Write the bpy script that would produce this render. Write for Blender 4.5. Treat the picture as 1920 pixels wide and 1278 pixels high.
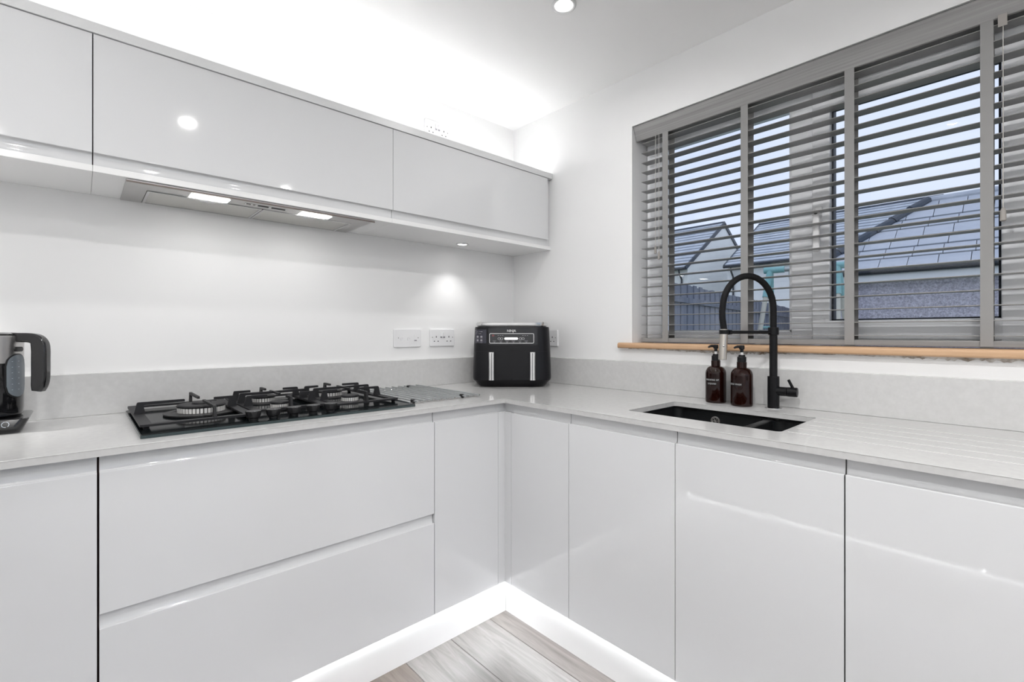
import bpy, bmesh, math, random
from mathutils import Vector, Matrix
R = math.radians
random.seed(7)
S = bpy.context.scene
for o in list(bpy.data.objects): bpy.data.objects.remove(o)
COL = S.collection

# ------------------------------------------------------------------ camera
cam_d = bpy.data.cameras.new('camera'); cam = bpy.data.objects.new('camera', cam_d); COL.objects.link(cam)
cam_d.sensor_width = 36.0; cam_d.lens = 36.0*889.0/1920.0
cam_d.shift_y = (623.77-639.0)/1920.0
cam_d.clip_start = 0.02; cam_d.clip_end = 300
cam.location = (-1.8563, -2.0222, 1.1523)
cam.rotation_euler = (R(90), 0, R(47.655-90))
S.camera = cam

# ------------------------------------------------------------------ world, exposure
w = bpy.data.worlds.new('overcast_sky'); S.world = w; w.use_nodes = True
nt = w.node_tree; nt.nodes.clear()
wo = nt.nodes.new('ShaderNodeOutputWorld'); wb = nt.nodes.new('ShaderNodeBackground')
wc = nt.nodes.new('ShaderNodeTexCoord'); wn = nt.nodes.new('ShaderNodeTexNoise'); wr = nt.nodes.new('ShaderNodeValToRGB')
wn.inputs['Scale'].default_value = 2.2; wn.inputs['Detail'].default_value = 3
wr.color_ramp.elements[0].color = (0.64, 0.73, 0.93, 1); wr.color_ramp.elements[0].position = .3
wr.color_ramp.elements[1].color = (0.76, 0.83, 0.98, 1); wr.color_ramp.elements[1].position = .75
nt.links.new(wc.outputs['Generated'], wn.inputs['Vector']); nt.links.new(wn.outputs['Fac'], wr.inputs['Fac'])
nt.links.new(wr.outputs['Color'], wb.inputs['Color']); nt.links.new(wb.outputs['Background'], wo.inputs['Surface'])
wb.inputs['Strength'].default_value = .62
S.view_settings.view_transform = 'Standard'; S.view_settings.look = 'None'
S.view_settings.gamma = 1.0; S.view_settings.exposure = 0.87
S.view_settings.use_curve_mapping = False

CEIL_W = 1.0      # watts of each ceiling downlight
COVE_E = 12.5      # emission of the strip on top of the wall cabinets
PLINTH_E = 23.0    # emission of the plinth strips
HOOD_E = 15.5
SPOT_W = 1.9

# ------------------------------------------------------------------ materials
M = {}
def mat(name, col, rough=.5, metal=0., spec=.5, coat=0., trans=0., emit=None, estr=0., ior=1.45, alpha=1.):
    m = bpy.data.materials.new(name); m.use_nodes = True
    b = m.node_tree.nodes['Principled BSDF']
    b.inputs['Base Color'].default_value = (*col, 1); b.inputs['Roughness'].default_value = rough
    b.inputs['Metallic'].default_value = metal; b.inputs['Specular IOR Level'].default_value = spec
    b.inputs['Coat Weight'].default_value = coat; b.inputs['Coat Roughness'].default_value = .03
    b.inputs['Transmission Weight'].default_value = trans; b.inputs['IOR'].default_value = ior
    if emit: b.inputs['Emission Color'].default_value = (*emit, 1); b.inputs['Emission Strength'].default_value = estr
    M[name] = m; return m
def nodes(m): return m.node_tree, m.node_tree.nodes['Principled BSDF']
def noise_col(m, c0, c1, scale=(8, 8, 8), detail=4, lo=.35, hi=.65, dist=0., coords='Object', rough=.6):
    t, b = nodes(m)
    tc = t.nodes.new('ShaderNodeTexCoord'); mp = t.nodes.new('ShaderNodeMapping'); n = t.nodes.new('ShaderNodeTexNoise'); r = t.nodes.new('ShaderNodeValToRGB')
    mp.inputs['Scale'].default_value = scale; n.inputs['Scale'].default_value = 1; n.inputs['Detail'].default_value = detail
    n.inputs['Distortion'].default_value = dist; n.inputs['Roughness'].default_value = rough
    r.color_ramp.elements[0].color = (*c0, 1); r.color_ramp.elements[0].position = lo
    r.color_ramp.elements[1].color = (*c1, 1); r.color_ramp.elements[1].position = hi
    t.links.new(tc.outputs[coords], mp.inputs['Vector']); t.links.new(mp.outputs['Vector'], n.inputs['Vector'])
    t.links.new(n.outputs['Fac'], r.inputs['Fac']); t.links.new(r.outputs['Color'], b.inputs['Base Color'])
    return n, r, mp
def bump(m, scale=40, strength=.1, dist=.002, detail=3, vec=(1, 1, 1)):
    t, b = nodes(m)
    tc = t.nodes.new('ShaderNodeTexCoord'); mp = t.nodes.new('ShaderNodeMapping'); mp.inputs['Scale'].default_value = vec
    n = t.nodes.new('ShaderNodeTexNoise'); n.inputs['Scale'].default_value = scale; n.inputs['Detail'].default_value = detail
    bp = t.nodes.new('ShaderNodeBump'); bp.inputs['Strength'].default_value = strength; bp.inputs['Distance'].default_value = dist
    t.links.new(tc.outputs['Object'], mp.inputs['Vector']); t.links.new(mp.outputs['Vector'], n.inputs['Vector'])
    t.links.new(n.outputs['Fac'], bp.inputs['Height']); t.links.new(bp.outputs['Normal'], b.inputs['Normal'])

m = mat('wall_paint', (.85, .85, .85), .55, spec=.25); bump(m, 60, .06, .001)
m = mat('ceiling_paint', (.925, .925, .925), .7, spec=.2)
mat('gloss_white', (.70, .706, .716), .045, spec=.5, coat=.7)
mat('panel_white', (.84, .84, .84), .2)
mat('satin_white', (.70, .705, .71), .35)
mat('carcass_grey', (.45, .45, .46), .5)
mat('carcass_brown', (.045, .02, .015), .6)
mat('plinth_white', (.80, .80, .80), .3)
m = mat('quartz', (.7, .7, .7), .13, spec=.5)
n, r, mp = noise_col(m, (.545, .543, .538), (.59, .588, .583), (60, 60, 60), 5, .3, .7)
t, b = nodes(m)   # thin pale veins
tc = t.nodes.new('ShaderNodeTexCoord'); vn = t.nodes.new('ShaderNodeTexNoise'); vn.inputs['Scale'].default_value = 1.6; vn.inputs['Detail'].default_value = 5; vn.inputs['Distortion'].default_value = .6
vr = t.nodes.new('ShaderNodeValToRGB'); e = vr.color_ramp.elements; e[0].position = .492; e[0].color = (0, 0, 0, 1); e[1].position = .5; e[1].color = (1, 1, 1, 1); e2 = e.new(.508); e2.color = (0, 0, 0, 1)
mx = t.nodes.new('ShaderNodeMix'); mx.data_type = 'RGBA'; ml = t.nodes.new('ShaderNodeMath'); ml.operation = 'MULTIPLY'; ml.inputs[1].default_value = .12
t.links.new(tc.outputs['Object'], vn.inputs['Vector']); t.links.new(vn.outputs['Fac'], vr.inputs['Fac']); t.links.new(vr.outputs['Color'], ml.inputs[0])
t.links.new(ml.outputs[0], mx.inputs['Factor']); t.links.new(r.outputs['Color'], mx.inputs['A']); mx.inputs['B'].default_value = (.83, .83, .82, 1)
t.links.new(mx.outputs['Result'], b.inputs['Base Color'])
mat('quartz_matte', (.70, .70, .695), .5)
m = mat('quartz_upstand', (.55, .55, .55), .2)
n, r, mp = noise_col(m, (.565, .563, .558), (.615, .613, .608), (60, 60, 60), 5, .3, .7)
t, b = nodes(m)
tc = t.nodes.new('ShaderNodeTexCoord'); vn = t.nodes.new('ShaderNodeTexNoise'); vn.inputs['Scale'].default_value = 2.1; vn.inputs['Detail'].default_value = 5; vn.inputs['Distortion'].default_value = .8
vr = t.nodes.new('ShaderNodeValToRGB'); e = vr.color_ramp.elements; e[0].position = .49; e[0].color = (0, 0, 0, 1); e[1].position = .5; e[1].color = (1, 1, 1, 1); e2 = e.new(.51); e2.color = (0, 0, 0, 1)
mx = t.nodes.new('ShaderNodeMix'); mx.data_type = 'RGBA'; ml = t.nodes.new('ShaderNodeMath'); ml.operation = 'MULTIPLY'; ml.inputs[1].default_value = .10
t.links.new(tc.outputs['Object'], vn.inputs['Vector']); t.links.new(vn.outputs['Fac'], vr.inputs['Fac']); t.links.new(vr.outputs['Color'], ml.inputs[0])
t.links.new(ml.outputs[0], mx.inputs['Factor']); t.links.new(r.outputs['Color'], mx.inputs['A']); mx.inputs['B'].default_value = (.7, .7, .69, 1)
t.links.new(mx.outputs['Result'], b.inputs['Base Color'])
# floor planks: three tones of the same greyed oak print
PLK = []
for i, (a, c) in enumerate((((.105, .092, .086), (.215, .198, .188)), ((.09, .075, .066), (.165, .142, .125)), ((.125, .117, .113), (.245, .232, .227)))):
    m = mat('oak_plank_%d' % i, c, .4); n, r, mp = noise_col(m, a, c, (30, 2.4, 5), 9, .28, .66, 1.2, rough=.68)
    t, b = nodes(m); oi = t.nodes.new('ShaderNodeObjectInfo'); va = t.nodes.new('ShaderNodeVectorMath'); vs = t.nodes.new('ShaderNodeVectorMath')
    vs.operation = 'SCALE'; vs.inputs['Scale'].default_value = 37.; cx = t.nodes.new('ShaderNodeCombineXYZ')
    t.links.new(oi.outputs['Random'], cx.inputs['X']); t.links.new(oi.outputs['Random'], cx.inputs['Y']); t.links.new(cx.outputs[0], vs.inputs[0])
    tcs = [x for x in t.nodes if x.type == 'TEX_COORD'][0]
    t.links.new(tcs.outputs['Object'], va.inputs[0]); t.links.new(vs.outputs[0], va.inputs[1]); t.links.new(va.outputs[0], mp.inputs['Vector'])
    PLK.append(m)
mat('floor_joint', (.16, .14, .13), .8)
m = mat('brushed_steel', (.52, .51, .50), .32, 1.); bump(m, 30, .08, .0005, 2, (1, 30, 30))
mat('lip_bronze', (.20, .17, .15), .55, .3)
mat('bright_steel', (.68, .68, .68), .18, 1.)
mat('nickel', (.50, .47, .43), .28, 1.)
m = mat('filter_mesh', (.55, .54, .52), .45, .6)
t, b = nodes(m); wv = t.nodes.new('ShaderNodeTexChecker'); wv.inputs['Scale'].default_value = 260; wv.inputs['Color1'].default_value = (.62, .61, .58, 1); wv.inputs['Color2'].default_value = (.50, .49, .47, 1)
tc = t.nodes.new('ShaderNodeTexCoord'); t.links.new(tc.outputs['Object'], wv.inputs['Vector']); t.links.new(wv.outputs['Color'], b.inputs['Base Color'])
mat('lamp_white', (1, 1, 1), .5, emit=(1, .98, .95), estr=6.)
mat('hood_lamp', (1, 1, 1), .5, emit=(1, .985, .96), estr=HOOD_E)
mat('led_cool', (1, 1, 1), .5, emit=(.97, .985, 1.), estr=PLINTH_E)
mat('led_cove', (1, 1, 1), .5, emit=(1., .995, .99), estr=COVE_E)
mat('hob_glass', (.006, .008, .009), .10, spec=.3, ior=1.18)
mat('hob_edge', (.035, .05, .052), .12)
mat('cast_iron', (.016, .016, .018), .5, spec=.35)
mat('burner_black', (.018, .018, .019), .45)
mat('burner_alu', (.85, .84, .82), .38, .5)
mat('rod_steel', (.46, .48, .49), .28, 1.)
mat('knob_black', (.012, .012, .013), .38)
mat('plastic_black', (.012, .012, .013), .3)
mat('plastic_gloss_black', (.006, .006, .007), .07, coat=.5)
mat('fryer_black', (.007, .007, .009), .36, spec=.3)
mat('fryer_panel', (.016, .017, .021), .13)
mat('fryer_screen', (.03, .031, .034), .18)
mat('print_white', (.78, .78, .78), .5)
mat('print_grey', (.32, .31, .34), .5)
mat('print_red', (.20, .05, .055), .5)
mat('sticker', (.04, .04, .055), .25)
mat('display_lit', (.8, .8, .8), .3, emit=(1, 1, 1), estr=.35)
mat('tap_black', (.006, .006, .007), .36, spec=.25)
mat('hose_black', (.008, .008, .009), .6, spec=.2)
m = mat('sink_black', (.008, .009, .010), .38)
m = mat('amber', (.019, .0045, .003), .05, trans=.4, ior=1.4)
mat('tape_label', (.004, .004, .004), .4)
mat('pump_black', (.007, .007, .008), .4, spec=.3)
mat('pump_white', (.8, .8, .8), .4)
mat('socket_white', (.80, .80, .81), .3)
mat('socket_hole', (.03, .03, .03), .7)
mat('screw', (.25, .24, .23), .4, .6)
m = mat('pine', (.62, .40, .24), .5); noise_col(m, (.50, .305, .17), (.62, .41, .255), (20, 2.5, 30), 5, .3, .7, .5)
m = mat('rough_plaster', (.5, .48, .45), .9); noise_col(m, (.25, .2, .15), (.70, .69, .67), (60, 40, 60), 5, .35, .6)
m = mat('blind_wood', (.22, .22, .222), .32); noise_col(m, (.23, .228, .227), (.30, .298, .295), (60, 2, 120), 5, .3, .7)
m = mat('valance_wood', (.27, .27, .27), .42); noise_col(m, (.25, .247, .244), (.37, .366, .362), (30, 1.6, 160), 6, .3, .7)
m = mat('blind_tape', (.29, .287, .283), .85); bump(m, 500, .2, .0008)
mat('cord', (.55, .53, .5), .8)
mat('tassel', (.33, .31, .29), .5)
mat('upvc', (.88, .895, .92), .25)
mat('gasket', (.015, .02, .03), .5)
mat('handle_white', (.78, .78, .79), .3)
# window glass: clear with a fresnel reflection
m = bpy.data.materials.new('window_glass'); m.use_nodes = True; t = m.node_tree; t.nodes.clear(); M['window_glass'] = m
o_ = t.nodes.new('ShaderNodeOutputMaterial'); tr = t.nodes.new('ShaderNodeBsdfTransparent'); gl = t.nodes.new('ShaderNodeBsdfGlossy'); fr = t.nodes.new('ShaderNodeFresnel'); ms = t.nodes.new('ShaderNodeMixShader')
tr.inputs['Color'].default_value = (.965, .975, .985, 1); gl.inputs['Roughness'].default_value = .0; fr.inputs['IOR'].default_value = 1.35
t.links.new(fr.outputs[0], ms.inputs[0]); t.links.new(tr.outputs[0], ms.inputs[1]); t.links.new(gl.outputs[0], ms.inputs[2]); t.links.new(ms.outputs[0], o_.inputs['Surface'])
mat('kettle_window', (.20, .23, .26), .15, trans=.25)
mat('kettle_mark', (.5, .55, .6), .4)
# outdoors
m = mat('grass', (.10, .16, .05), .9); noise_col(m, (.20, .23, .16), (.30, .33, .25), (9, 9, 9), 6)
m = mat('fence_wood', (.16, .17, .20), .85); noise_col(m, (.14, .155, .20), (.25, .27, .33), (9, 9, 1.5), 4)
m = mat('render_cream', (.66, .67, .66), .9); noise_col(m, (.87, .88, .86), (.91, .92, .90), (2, 2, 2), 4)
m = mat('render_white', (.88, .89, .90), .9)
m = mat('slate_tile', (.16, .20, .27), .45); noise_col(m, (.42, .46, .52), (.52, .56, .62), (3, 3, 3), 4)
mat('slate_dark', (.05, .065, .09), .5)  # own tone of roof edges; on the decks, shade painted into course gaps
m = mat('concrete_tile', (.20, .24, .31), .4); noise_col(m, (.42, .45, .51), (.52, .55, .61), (2.5, 2.5, 2.5), 5)
mat('gutter_black', (.02, .025, .035), .35)
mat('soffit_white', (.86, .88, .9), .6)
m = mat('pebble_dash', (.22, .21, .26), .95); noise_col(m, (.34, .32, .39), (.84, .81, .90), (30, 30, 30), 6, .3, .7); bump(m, 45, .9, .03, 4)
mat('swing_teal', (.24, .48, .49), .5)
mat('swing_pole', (.42, .45, .45), .4, .4)
mat('swing_leg', (.60, .58, .50), .6)

# ------------------------------------------------------------------ helpers
ORG = {}            # world position of every object's local origin (unrotated things)
def org(o): return ORG.get(o.name, Vector((0, 0, 0))) if o else Vector((0, 0, 0))
def tag(o, label=None, cat=None, group=None, kind=None):
    if label: o['label'] = label
    if cat: o['category'] = cat
    if group: o['group'] = group
    if kind: o['kind'] = kind
    return o
def thing(name, label, cat, loc=(0, 0, 0), rz=0, group=None, kind=None):
    o = bpy.data.objects.new(name, None); COL.objects.link(o); o.empty_display_size = .05
    o.location = loc; o.rotation_euler = (0, 0, rz); tag(o, label, cat, group, kind)
    ORG[o.name] = Vector(loc) if abs(rz) < 1e-9 else Vector((0, 0, 0))
    return o
def finish(me, ang=35):
    for p in me.polygons: p.use_smooth = True
    me.set_sharp_from_angle(angle=R(ang))
def obj(name, bm, m, parent=None, ang=35, loc=None, recalc=True):
    """bm in world coordinates (or local ones below a rotated thing); becomes one mesh object"""
    if recalc: bmesh.ops.recalc_face_normals(bm, faces=bm.faces)
    off = org(parent)
    if parent is None:
        cs = [v.co for v in bm.verts]
        off = Vector(((min(c.x for c in cs)+max(c.x for c in cs))/2, (min(c.y for c in cs)+max(c.y for c in cs))/2, min(c.z for c in cs)))
    bmesh.ops.translate(bm, verts=bm.verts, vec=-off)
    me = bpy.data.meshes.new(name); bm.to_mesh(me); bm.free(); finish(me, ang)
    if m: me.materials.append(M[m] if isinstance(m, str) else m)
    o = bpy.data.objects.new(name, me); COL.objects.link(o)
    wn_ = o.modifiers.new('weighted_normal', 'WEIGHTED_NORMAL'); wn_.keep_sharp = True; wn_.weight = 80
    if parent: o.parent = parent; ORG[o.name] = off
    else: o.location = off; ORG[o.name] = off
    return o
def dup(o, parent=None, vec=(0, 0, 0)):
    c = o.copy(); COL.objects.link(c)
    if parent: c.parent = parent
    c.location = Vector(o.location)+Vector(vec); ORG[c.name] = org(o)
    return c
def dup_tree(root, vec, label=None):
    r = root.copy(); COL.objects.link(r); r.location = Vector(root.location)+Vector(vec)
    ORG[r.name] = org(root)+Vector(vec)
    if label: r['label'] = label
    for ch in list(root.children):
        c = ch.copy(); COL.objects.link(c); c.parent = r
        for g in list(ch.children):
            d = g.copy(); COL.objects.link(d); d.parent = c
    return r
def NB(): return bmesh.new()
def box(bm, x0, x1, y0, y1, z0, z1, bev=0., seg=2):
    x0, x1 = sorted((x0, x1)); y0, y1 = sorted((y0, y1)); z0, z1 = sorted((z0, z1))
    vs = [bm.verts.new((x, y, z)) for x in (x0, x1) for y in (y0, y1) for z in (z0, z1)]
    fs = [(0, 1, 3, 2), (4, 6, 7, 5), (0, 4, 5, 1), (2, 3, 7, 6), (0, 2, 6, 4), (1, 5, 7, 3)]
    F = [bm.faces.new([vs[i] for i in f]) for f in fs]
    if bev > 0:
        es = {e for f in F for e in f.edges}
        bmesh.ops.bevel(bm, geom=list(es), offset=bev, segments=seg, affect='EDGES', profile=.5)
    return bm
def BX(*a, **k): return box(NB(), *a, **k)
def prism(bm, prof, a0, a1, fn):
    """extrude a closed 2-D profile [(p,q)] from a0 to a1; fn(a,p,q) -> xyz"""
    A = [bm.verts.new(fn(a0, p, q)) for p, q in prof]; B = [bm.verts.new(fn(a1, p, q)) for p, q in prof]
    n = len(prof)
    for i in range(n): bm.faces.new((A[i], A[(i+1) % n], B[(i+1) % n], B[i]))
    bm.faces.new(A[::-1]); bm.faces.new(B)
    return bm
def lathe(bm, prof, c=(0, 0, 0), seg=32, axis='z', cap=True):
    """prof [(r,h)] round an axis through c"""
    rings = []
    for r, h in prof:
        ring = []
        if r < 1e-6:
            p = {'z': (0, 0, h), 'x': (h, 0, 0), 'y': (0, h, 0)}[axis]; ring = [bm.verts.new(Vector(c)+Vector(p))]
        else:
            for i in range(seg):
                a = 2*math.pi*i/seg; ca, sa = r*math.cos(a), r*math.sin(a)
                p = {'z': (ca, sa, h), 'x': (h, ca, sa), 'y': (sa, h, ca)}[axis]
                ring.append(bm.verts.new(Vector(c)+Vector(p)))
        rings.append(ring)
    for a, b in zip(rings, rings[1:]):
        if len(a) == 1 and len(b) == 1: continue
        for i in range(seg):
            j = (i+1) % seg
            if len(a) == 1: bm.faces.new((a[0], b[i], b[j]))
            elif len(b) == 1: bm.faces.new((a[i], a[j], b[0]))
            else: bm.faces.new((a[i], a[j], b[j], b[i]))
    if cap:
        if len(rings[0]) > 1: bm.faces.new(rings[0][::-1])
        if len(rings[-1]) > 1: bm.faces.new(rings[-1])
    return bm
def tube(bm, pts, rad, seg=12, cap=True):
    pts = [Vector(p) for p in pts]; rings = []
    up = Vector((0, 0, 1)); n = len(pts)
    t0 = (pts[1]-pts[0]).normalized(); side = t0.cross(up)
    if side.length < 1e-4: side = t0.cross(Vector((1, 0, 0)))
    side.normalize()
    for i, p in enumerate(pts):
        t = (pts[min(i+1, n-1)]-pts[max(i-1, 0)]).normalized()
        side = (side-t*side.dot(t)).normalized(); u2 = t.cross(side)
        r = rad[i] if isinstance(rad, (list, tuple)) else rad
        rings.append([bm.verts.new(p+side*(r*math.cos(2*math.pi*k/seg))+u2*(r*math.sin(2*math.pi*k/seg))) for k in range(seg)])
    for a, b in zip(rings, rings[1:]):
        for k in range(seg):
            j = (k+1) % seg; bm.faces.new((a[k], a[j], b[j], b[k]))
    if cap: bm.faces.new(rings[0][::-1]); bm.faces.new(rings[-1])
    return bm
def rpoly(pts, rad, seg=5):
    """polygon with rounded corners; rad one value or list"""
    out = []; n = len(pts)
    for i in range(n):
        p = Vector(pts[i]); a = Vector(pts[i-1]); b = Vector(pts[(i+1) % n]); r = rad[i] if isinstance(rad, (list, tuple)) else rad
        if r <= 0: out.append((p.x, p.y)); continue
        d1 = (a-p).normalized(); d2 = (b-p).normalized(); ang = d1.angle(d2); L = r/math.tan(ang/2)
        q1 = p+d1*L; q2 = p+d2*L; c = p+(d1+d2).normalized()*(r/math.sin(ang/2))
        a1 = math.atan2(q1.y-c.y, q1.x-c.x); a2 = math.atan2(q2.y-c.y, q2.x-c.x)
        da = (a2-a1+math.pi) % (2*math.pi)-math.pi
        for k in range(seg+1):
            t = a1+da*k/seg; out.append((c.x+r*math.cos(t), c.y+r*math.sin(t)))
    return out
def rrect(x0, x1, y0, y1, r, seg=5): return rpoly([(x0, y0), (x1, y0), (x1, y1), (x0, y1)], r, seg)
def plate(bm, loops, z0, z1, bev=0.):
    """flat plate with holes from 2-D outlines, first loop outer"""
    cu = bpy.data.curves.new('tmp', 'CURVE'); cu.dimensions = '2D'; cu.fill_mode = 'BOTH'
    cu.extrude = (z1-z0)/2-bev; cu.bevel_depth = bev; cu.bevel_resolution = 1; cu.offset = -bev if len(loops) == 1 else 0.
    for lp in loops:
        s = cu.splines.new('POLY'); s.points.add(len(lp)-1); s.use_cyclic_u = True
        for p, (x, y) in zip(s.points, lp): p.co = (x, y, 0, 1)
    o = bpy.data.objects.new('tmp', cu); COL.objects.link(o); bpy.context.view_layer.update()
    me = bpy.data.meshes.new_from_object(o.evaluated_get(bpy.context.evaluated_depsgraph_get()))
    me.transform(Matrix.Translation((0, 0, (z0+z1)/2)))
    bm.from_mesh(me); bpy.data.meshes.remove(me); bpy.data.objects.remove(o); bpy.data.curves.remove(cu)
    bmesh.ops.remove_doubles(bm, verts=bm.verts, dist=1e-6)
    return bm
def text2d(s, size, spacing=1.):
    """list of verts (x,y) and faces of a line of lettering, centred"""
    cu = bpy.data.curves.new('tmp', 'FONT'); cu.body = s; cu.size = size; cu.align_x = 'CENTER'; cu.align_y = 'CENTER'; cu.space_character = spacing; cu.resolution_u = 2
    o = bpy.data.objects.new('tmp', cu); COL.objects.link(o); bpy.context.view_layer.update()
    me = bpy.data.meshes.new_from_object(o.evaluated_get(bpy.context.evaluated_depsgraph_get()))
    V = [(v.co.x, v.co.y) for v in me.vertices]; F = [tuple(p.vertices) for p in me.polygons]
    bpy.data.meshes.remove(me); bpy.data.objects.remove(o); bpy.data.curves.remove(cu)
    return V, F
def mapped(bm, V, F, fn):
    vs = [bm.verts.new(fn(x, y)) for x, y in V]
    for f in F:
        try: bm.faces.new([vs[i] for i in f])
        except ValueError: pass
    return bm
def ribbon(outer, inner):
    V = list(outer)+list(inner); n = len(outer)
    return V, [(i, (i+1) % n, n+(i+1) % n, n+i) for i in range(n)]

# ------------------------------------------------------------------ room dimensions (metres, origin in the corner of the two walls)
H = 2.322; XL = -2.73; YF = -5.4
D = .592           # face of the base doors
ZB, ZT, ZR = .1517, .8353, .868
WT0, WT1 = .8735, .891
X3 = -2.115        # face of the third run, opposite the window

# ------------------------------------------------------------------ structure
def struct(name, bm, m, label, cat, **k): return tag(obj(name, bm, m, **k), label, cat, kind='structure')
ceiling = struct('ceiling', BX(XL-.1, .3, YF-.1, .1, H, H+.1), 'ceiling_paint', 'smooth white ceiling with recessed downlights', 'ceiling')
wall_back = struct('wall_back', BX(XL-.1, .3, 0, .1, 0, H), 'wall_paint', 'white painted wall behind the hob and wall cabinets', 'wall')
WY0, WY1, WZ0, WZ1 = -.796, -2.085, 1.083, 2.0905
bm = NB()
box(bm, 0, .3, 0, WY0, 0, H); box(bm, 0, .3, WY1, YF-.1, 0, H); box(bm, 0, .3, WY0, WY1, 0, WZ0); box(bm, 0, .3, WY0, WY1, WZ1, H)
wall_right = struct('wall_right', bm, 'wall_paint', 'white painted wall around the window above the sink', 'wall')
struct('wall_left', BX(XL-.1, XL, YF, 0, 0, H), 'wall_paint', 'white painted side wall opposite the window', 'wall')
bm = NB(); box(bm, XL-.1, -2.5, YF-.1, YF, 0, H); box(bm, -.25, 0, YF-.1, YF, 0, H); box(bm, -2.5, -.25, YF-.1, YF, 2.1, H)
struct('wall_front', bm, 'wall_paint', 'white painted wall behind the viewpoint', 'wall')
# floor with planks
floor = struct('floor', BX(XL, 0, YF, 0, -.1, -.0095), 'floor_joint', 'pale greyed oak plank floor', 'floor')
PW, PLN = .19, 1.28
pm = {}
def plank_mesh(i):
    if i not in pm:
        b_ = box(NB(), -PW/2+.0007, PW/2-.0007, -PLN/2+.0007, PLN/2-.0007, -.0085, 0, .0012, 1)
        me = bpy.data.meshes.new('plank'); b_.to_mesh(me); b_.free(); finish(me); me.materials.append(PLK[i]); pm[i] = me
    return pm[i]
nrow = 0; x = -.58+PW*.32-.02
offs = [.18, .62, .05, .45, .9, .3, .75]
while x > X3-.10:
    y = -.52+offs[nrow % 7]*.6; k = 0
    while y-PLN/2 > YF-PLN/2+.02:
        yc = max(y-PLN/2, YF+PLN/2+.01)
        o = bpy.data.objects.new('plank', plank_mesh((nrow*2+k*2+nrow//2) % 3)); COL.objects.link(o); o.parent = floor
        o.location = Vector((x, yc, 0))-org(floor)
        if yc > y-PLN/2+1e-6: break
        y -= PLN; k += 1
    x -= PW; nrow += 1

# ------------------------------------------------------------------ cabinet fronts
def jprof(zb, zt, zr, top=True):
    p = [(.0008, zb), (0, zb+.0008), (0, zt-.003), (.0009, zt-.0009), (.003, zt), (.005, zt-.001), (.0062, zt-.0025), (.0085, zt-.0028), (.0108, zt-.0008),
         (.0122, zt+.0032), (.0130, zt+.0085), (.0135, zt+.015), (.0137, zt+.022), (.0137, zr-.001), (.0145, zr), (.022, zr), (.022, zb)]
    return p if top else [(t, zb+zt-z) for t, z in p]
def fhob(d): return lambda a, p, q: (a, -d+p, q)
def fwin(d): return lambda a, p, q: (-d+p, a, q)
def f3(x): return lambda a, p, q: (x-p, a, q)
def front(name, a0, a1, zb, zt, zr, fn, parent, top=True, m='gloss_white'):
    if top: pr = jprof(zb, zt, zr)
    else:   # finger groove along the bottom edge: zb lowest back edge, zr face bottom, zt top
        q = jprof(0, zt-zr, zt-zb); pr = [(t, zt-z) for t, z in q]
    return obj(name, prism(NB(), pr, a0, a1, fn), m, parent, 40)

# --- base units on the hob wall
c = thing('base_cabinet', 'white gloss base cabinet under the kettle, left of the drawers', 'cabinet', (-1.97, -.3, 0), group='base cabinets')
obj('carcass', BX(-2.11, -1.8265, -.005, -.567, .152, .866), 'carcass_brown', c)
front('door', -2.108, -1.8278, ZB, ZT, ZR, fhob(D), c)
c = thing('drawer_cabinet', 'wide white gloss cabinet with two deep drawers under the hob', 'cabinet', (-1.375, -.3, 0), group='base cabinets')
obj('carcass', BX(-1.8255, -.9265, -.005, -.567, .152, .866), 'carcass_brown', c)
front('drawer', -1.8235, -.9265, .5105, ZT, ZR, fhob(D), c)
front('drawer', -1.8235, -.9265, ZB, .4775, .507, fhob(D), c)
c = thing('base_cabinet', 'narrow white gloss base cabinet between the drawers and the corner post', 'cabinet', (-.775, -.3, 0), group='base cabinets')
obj('carcass', BX(-.9255, -.628, -.005, -.567, .152, .866), 'carcass_grey', c)
front('door', -.9238, -.628, ZB, ZT, ZR, fhob(D), c)
# corner post
bm = NB()
pts = [(-.6265, -.566), (-.6265, -.592), (-.592, -.592), (-.592, -.6305), (-.566, -.6305), (-.566, -.566)]
prism(bm, pts, ZB, ZT+.002, lambda a, p, q: (p, q, a))
pts2 = [(-.6265, -.566), (-.6265, -.5775), (-.5775, -.5775), (-.5775, -.6305), (-.566, -.6305), (-.566, -.566)]
prism(bm, pts2, ZT+.002, ZR, lambda a, p, q: (p, q, a))
tag(obj('corner_post', bm, 'gloss_white'), 'slim white corner post where the two runs of base cabinets meet', 'corner post')
# --- base units under the window
c = thing('base_cabinet', 'narrow white gloss base cabinet right of the corner post, below the window wall', 'cabinet', (-.3, -.78, 0), group='base cabinets')
obj('carcass', BX(-.005, -.567, -.632, -.9288, .152, .866), 'carcass_grey', c)
front('door', -.6318, -.9283, ZB, ZT, ZR, fwin(D), c)
c = thing('sink_cabinet', 'white gloss two-door base cabinet under the black sink', 'cabinet', (-.3, -1.334, 0), group='base cabinets')
bm = NB(); box(bm, -.005, -.567, -.930, -.946, .152, .866); box(bm, -.005, -.567, -1.722, -1.739, .152, .866); box(bm, -.005, -.567, -.946, -1.722, .152, .170); box(bm, -.005, -.02, -.946, -1.722, .17, .6); box(bm, -.552, -.567, -.946, -1.722, .78, .866)
obj('carcass', bm, 'carcass_grey', c)
front('door', -.9307, -1.3297, ZB, ZT, ZR, fwin(D), c)
front('door', -1.332, -1.7382, ZB, ZT, ZR, fwin(D), c)
c = thing('base_cabinet', 'white gloss base cabinet below the drainer grooves, right of the sink doors', 'cabinet', (-.3, -2.04, 0), group='base cabinets')
obj('carcass', BX(-.005, -.567, -1.7415, -2.34, .152, .866), 'carcass_brown', c)
front('door', -1.7412, -2.339, ZB, ZT, ZR, fwin(D), c)
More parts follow.
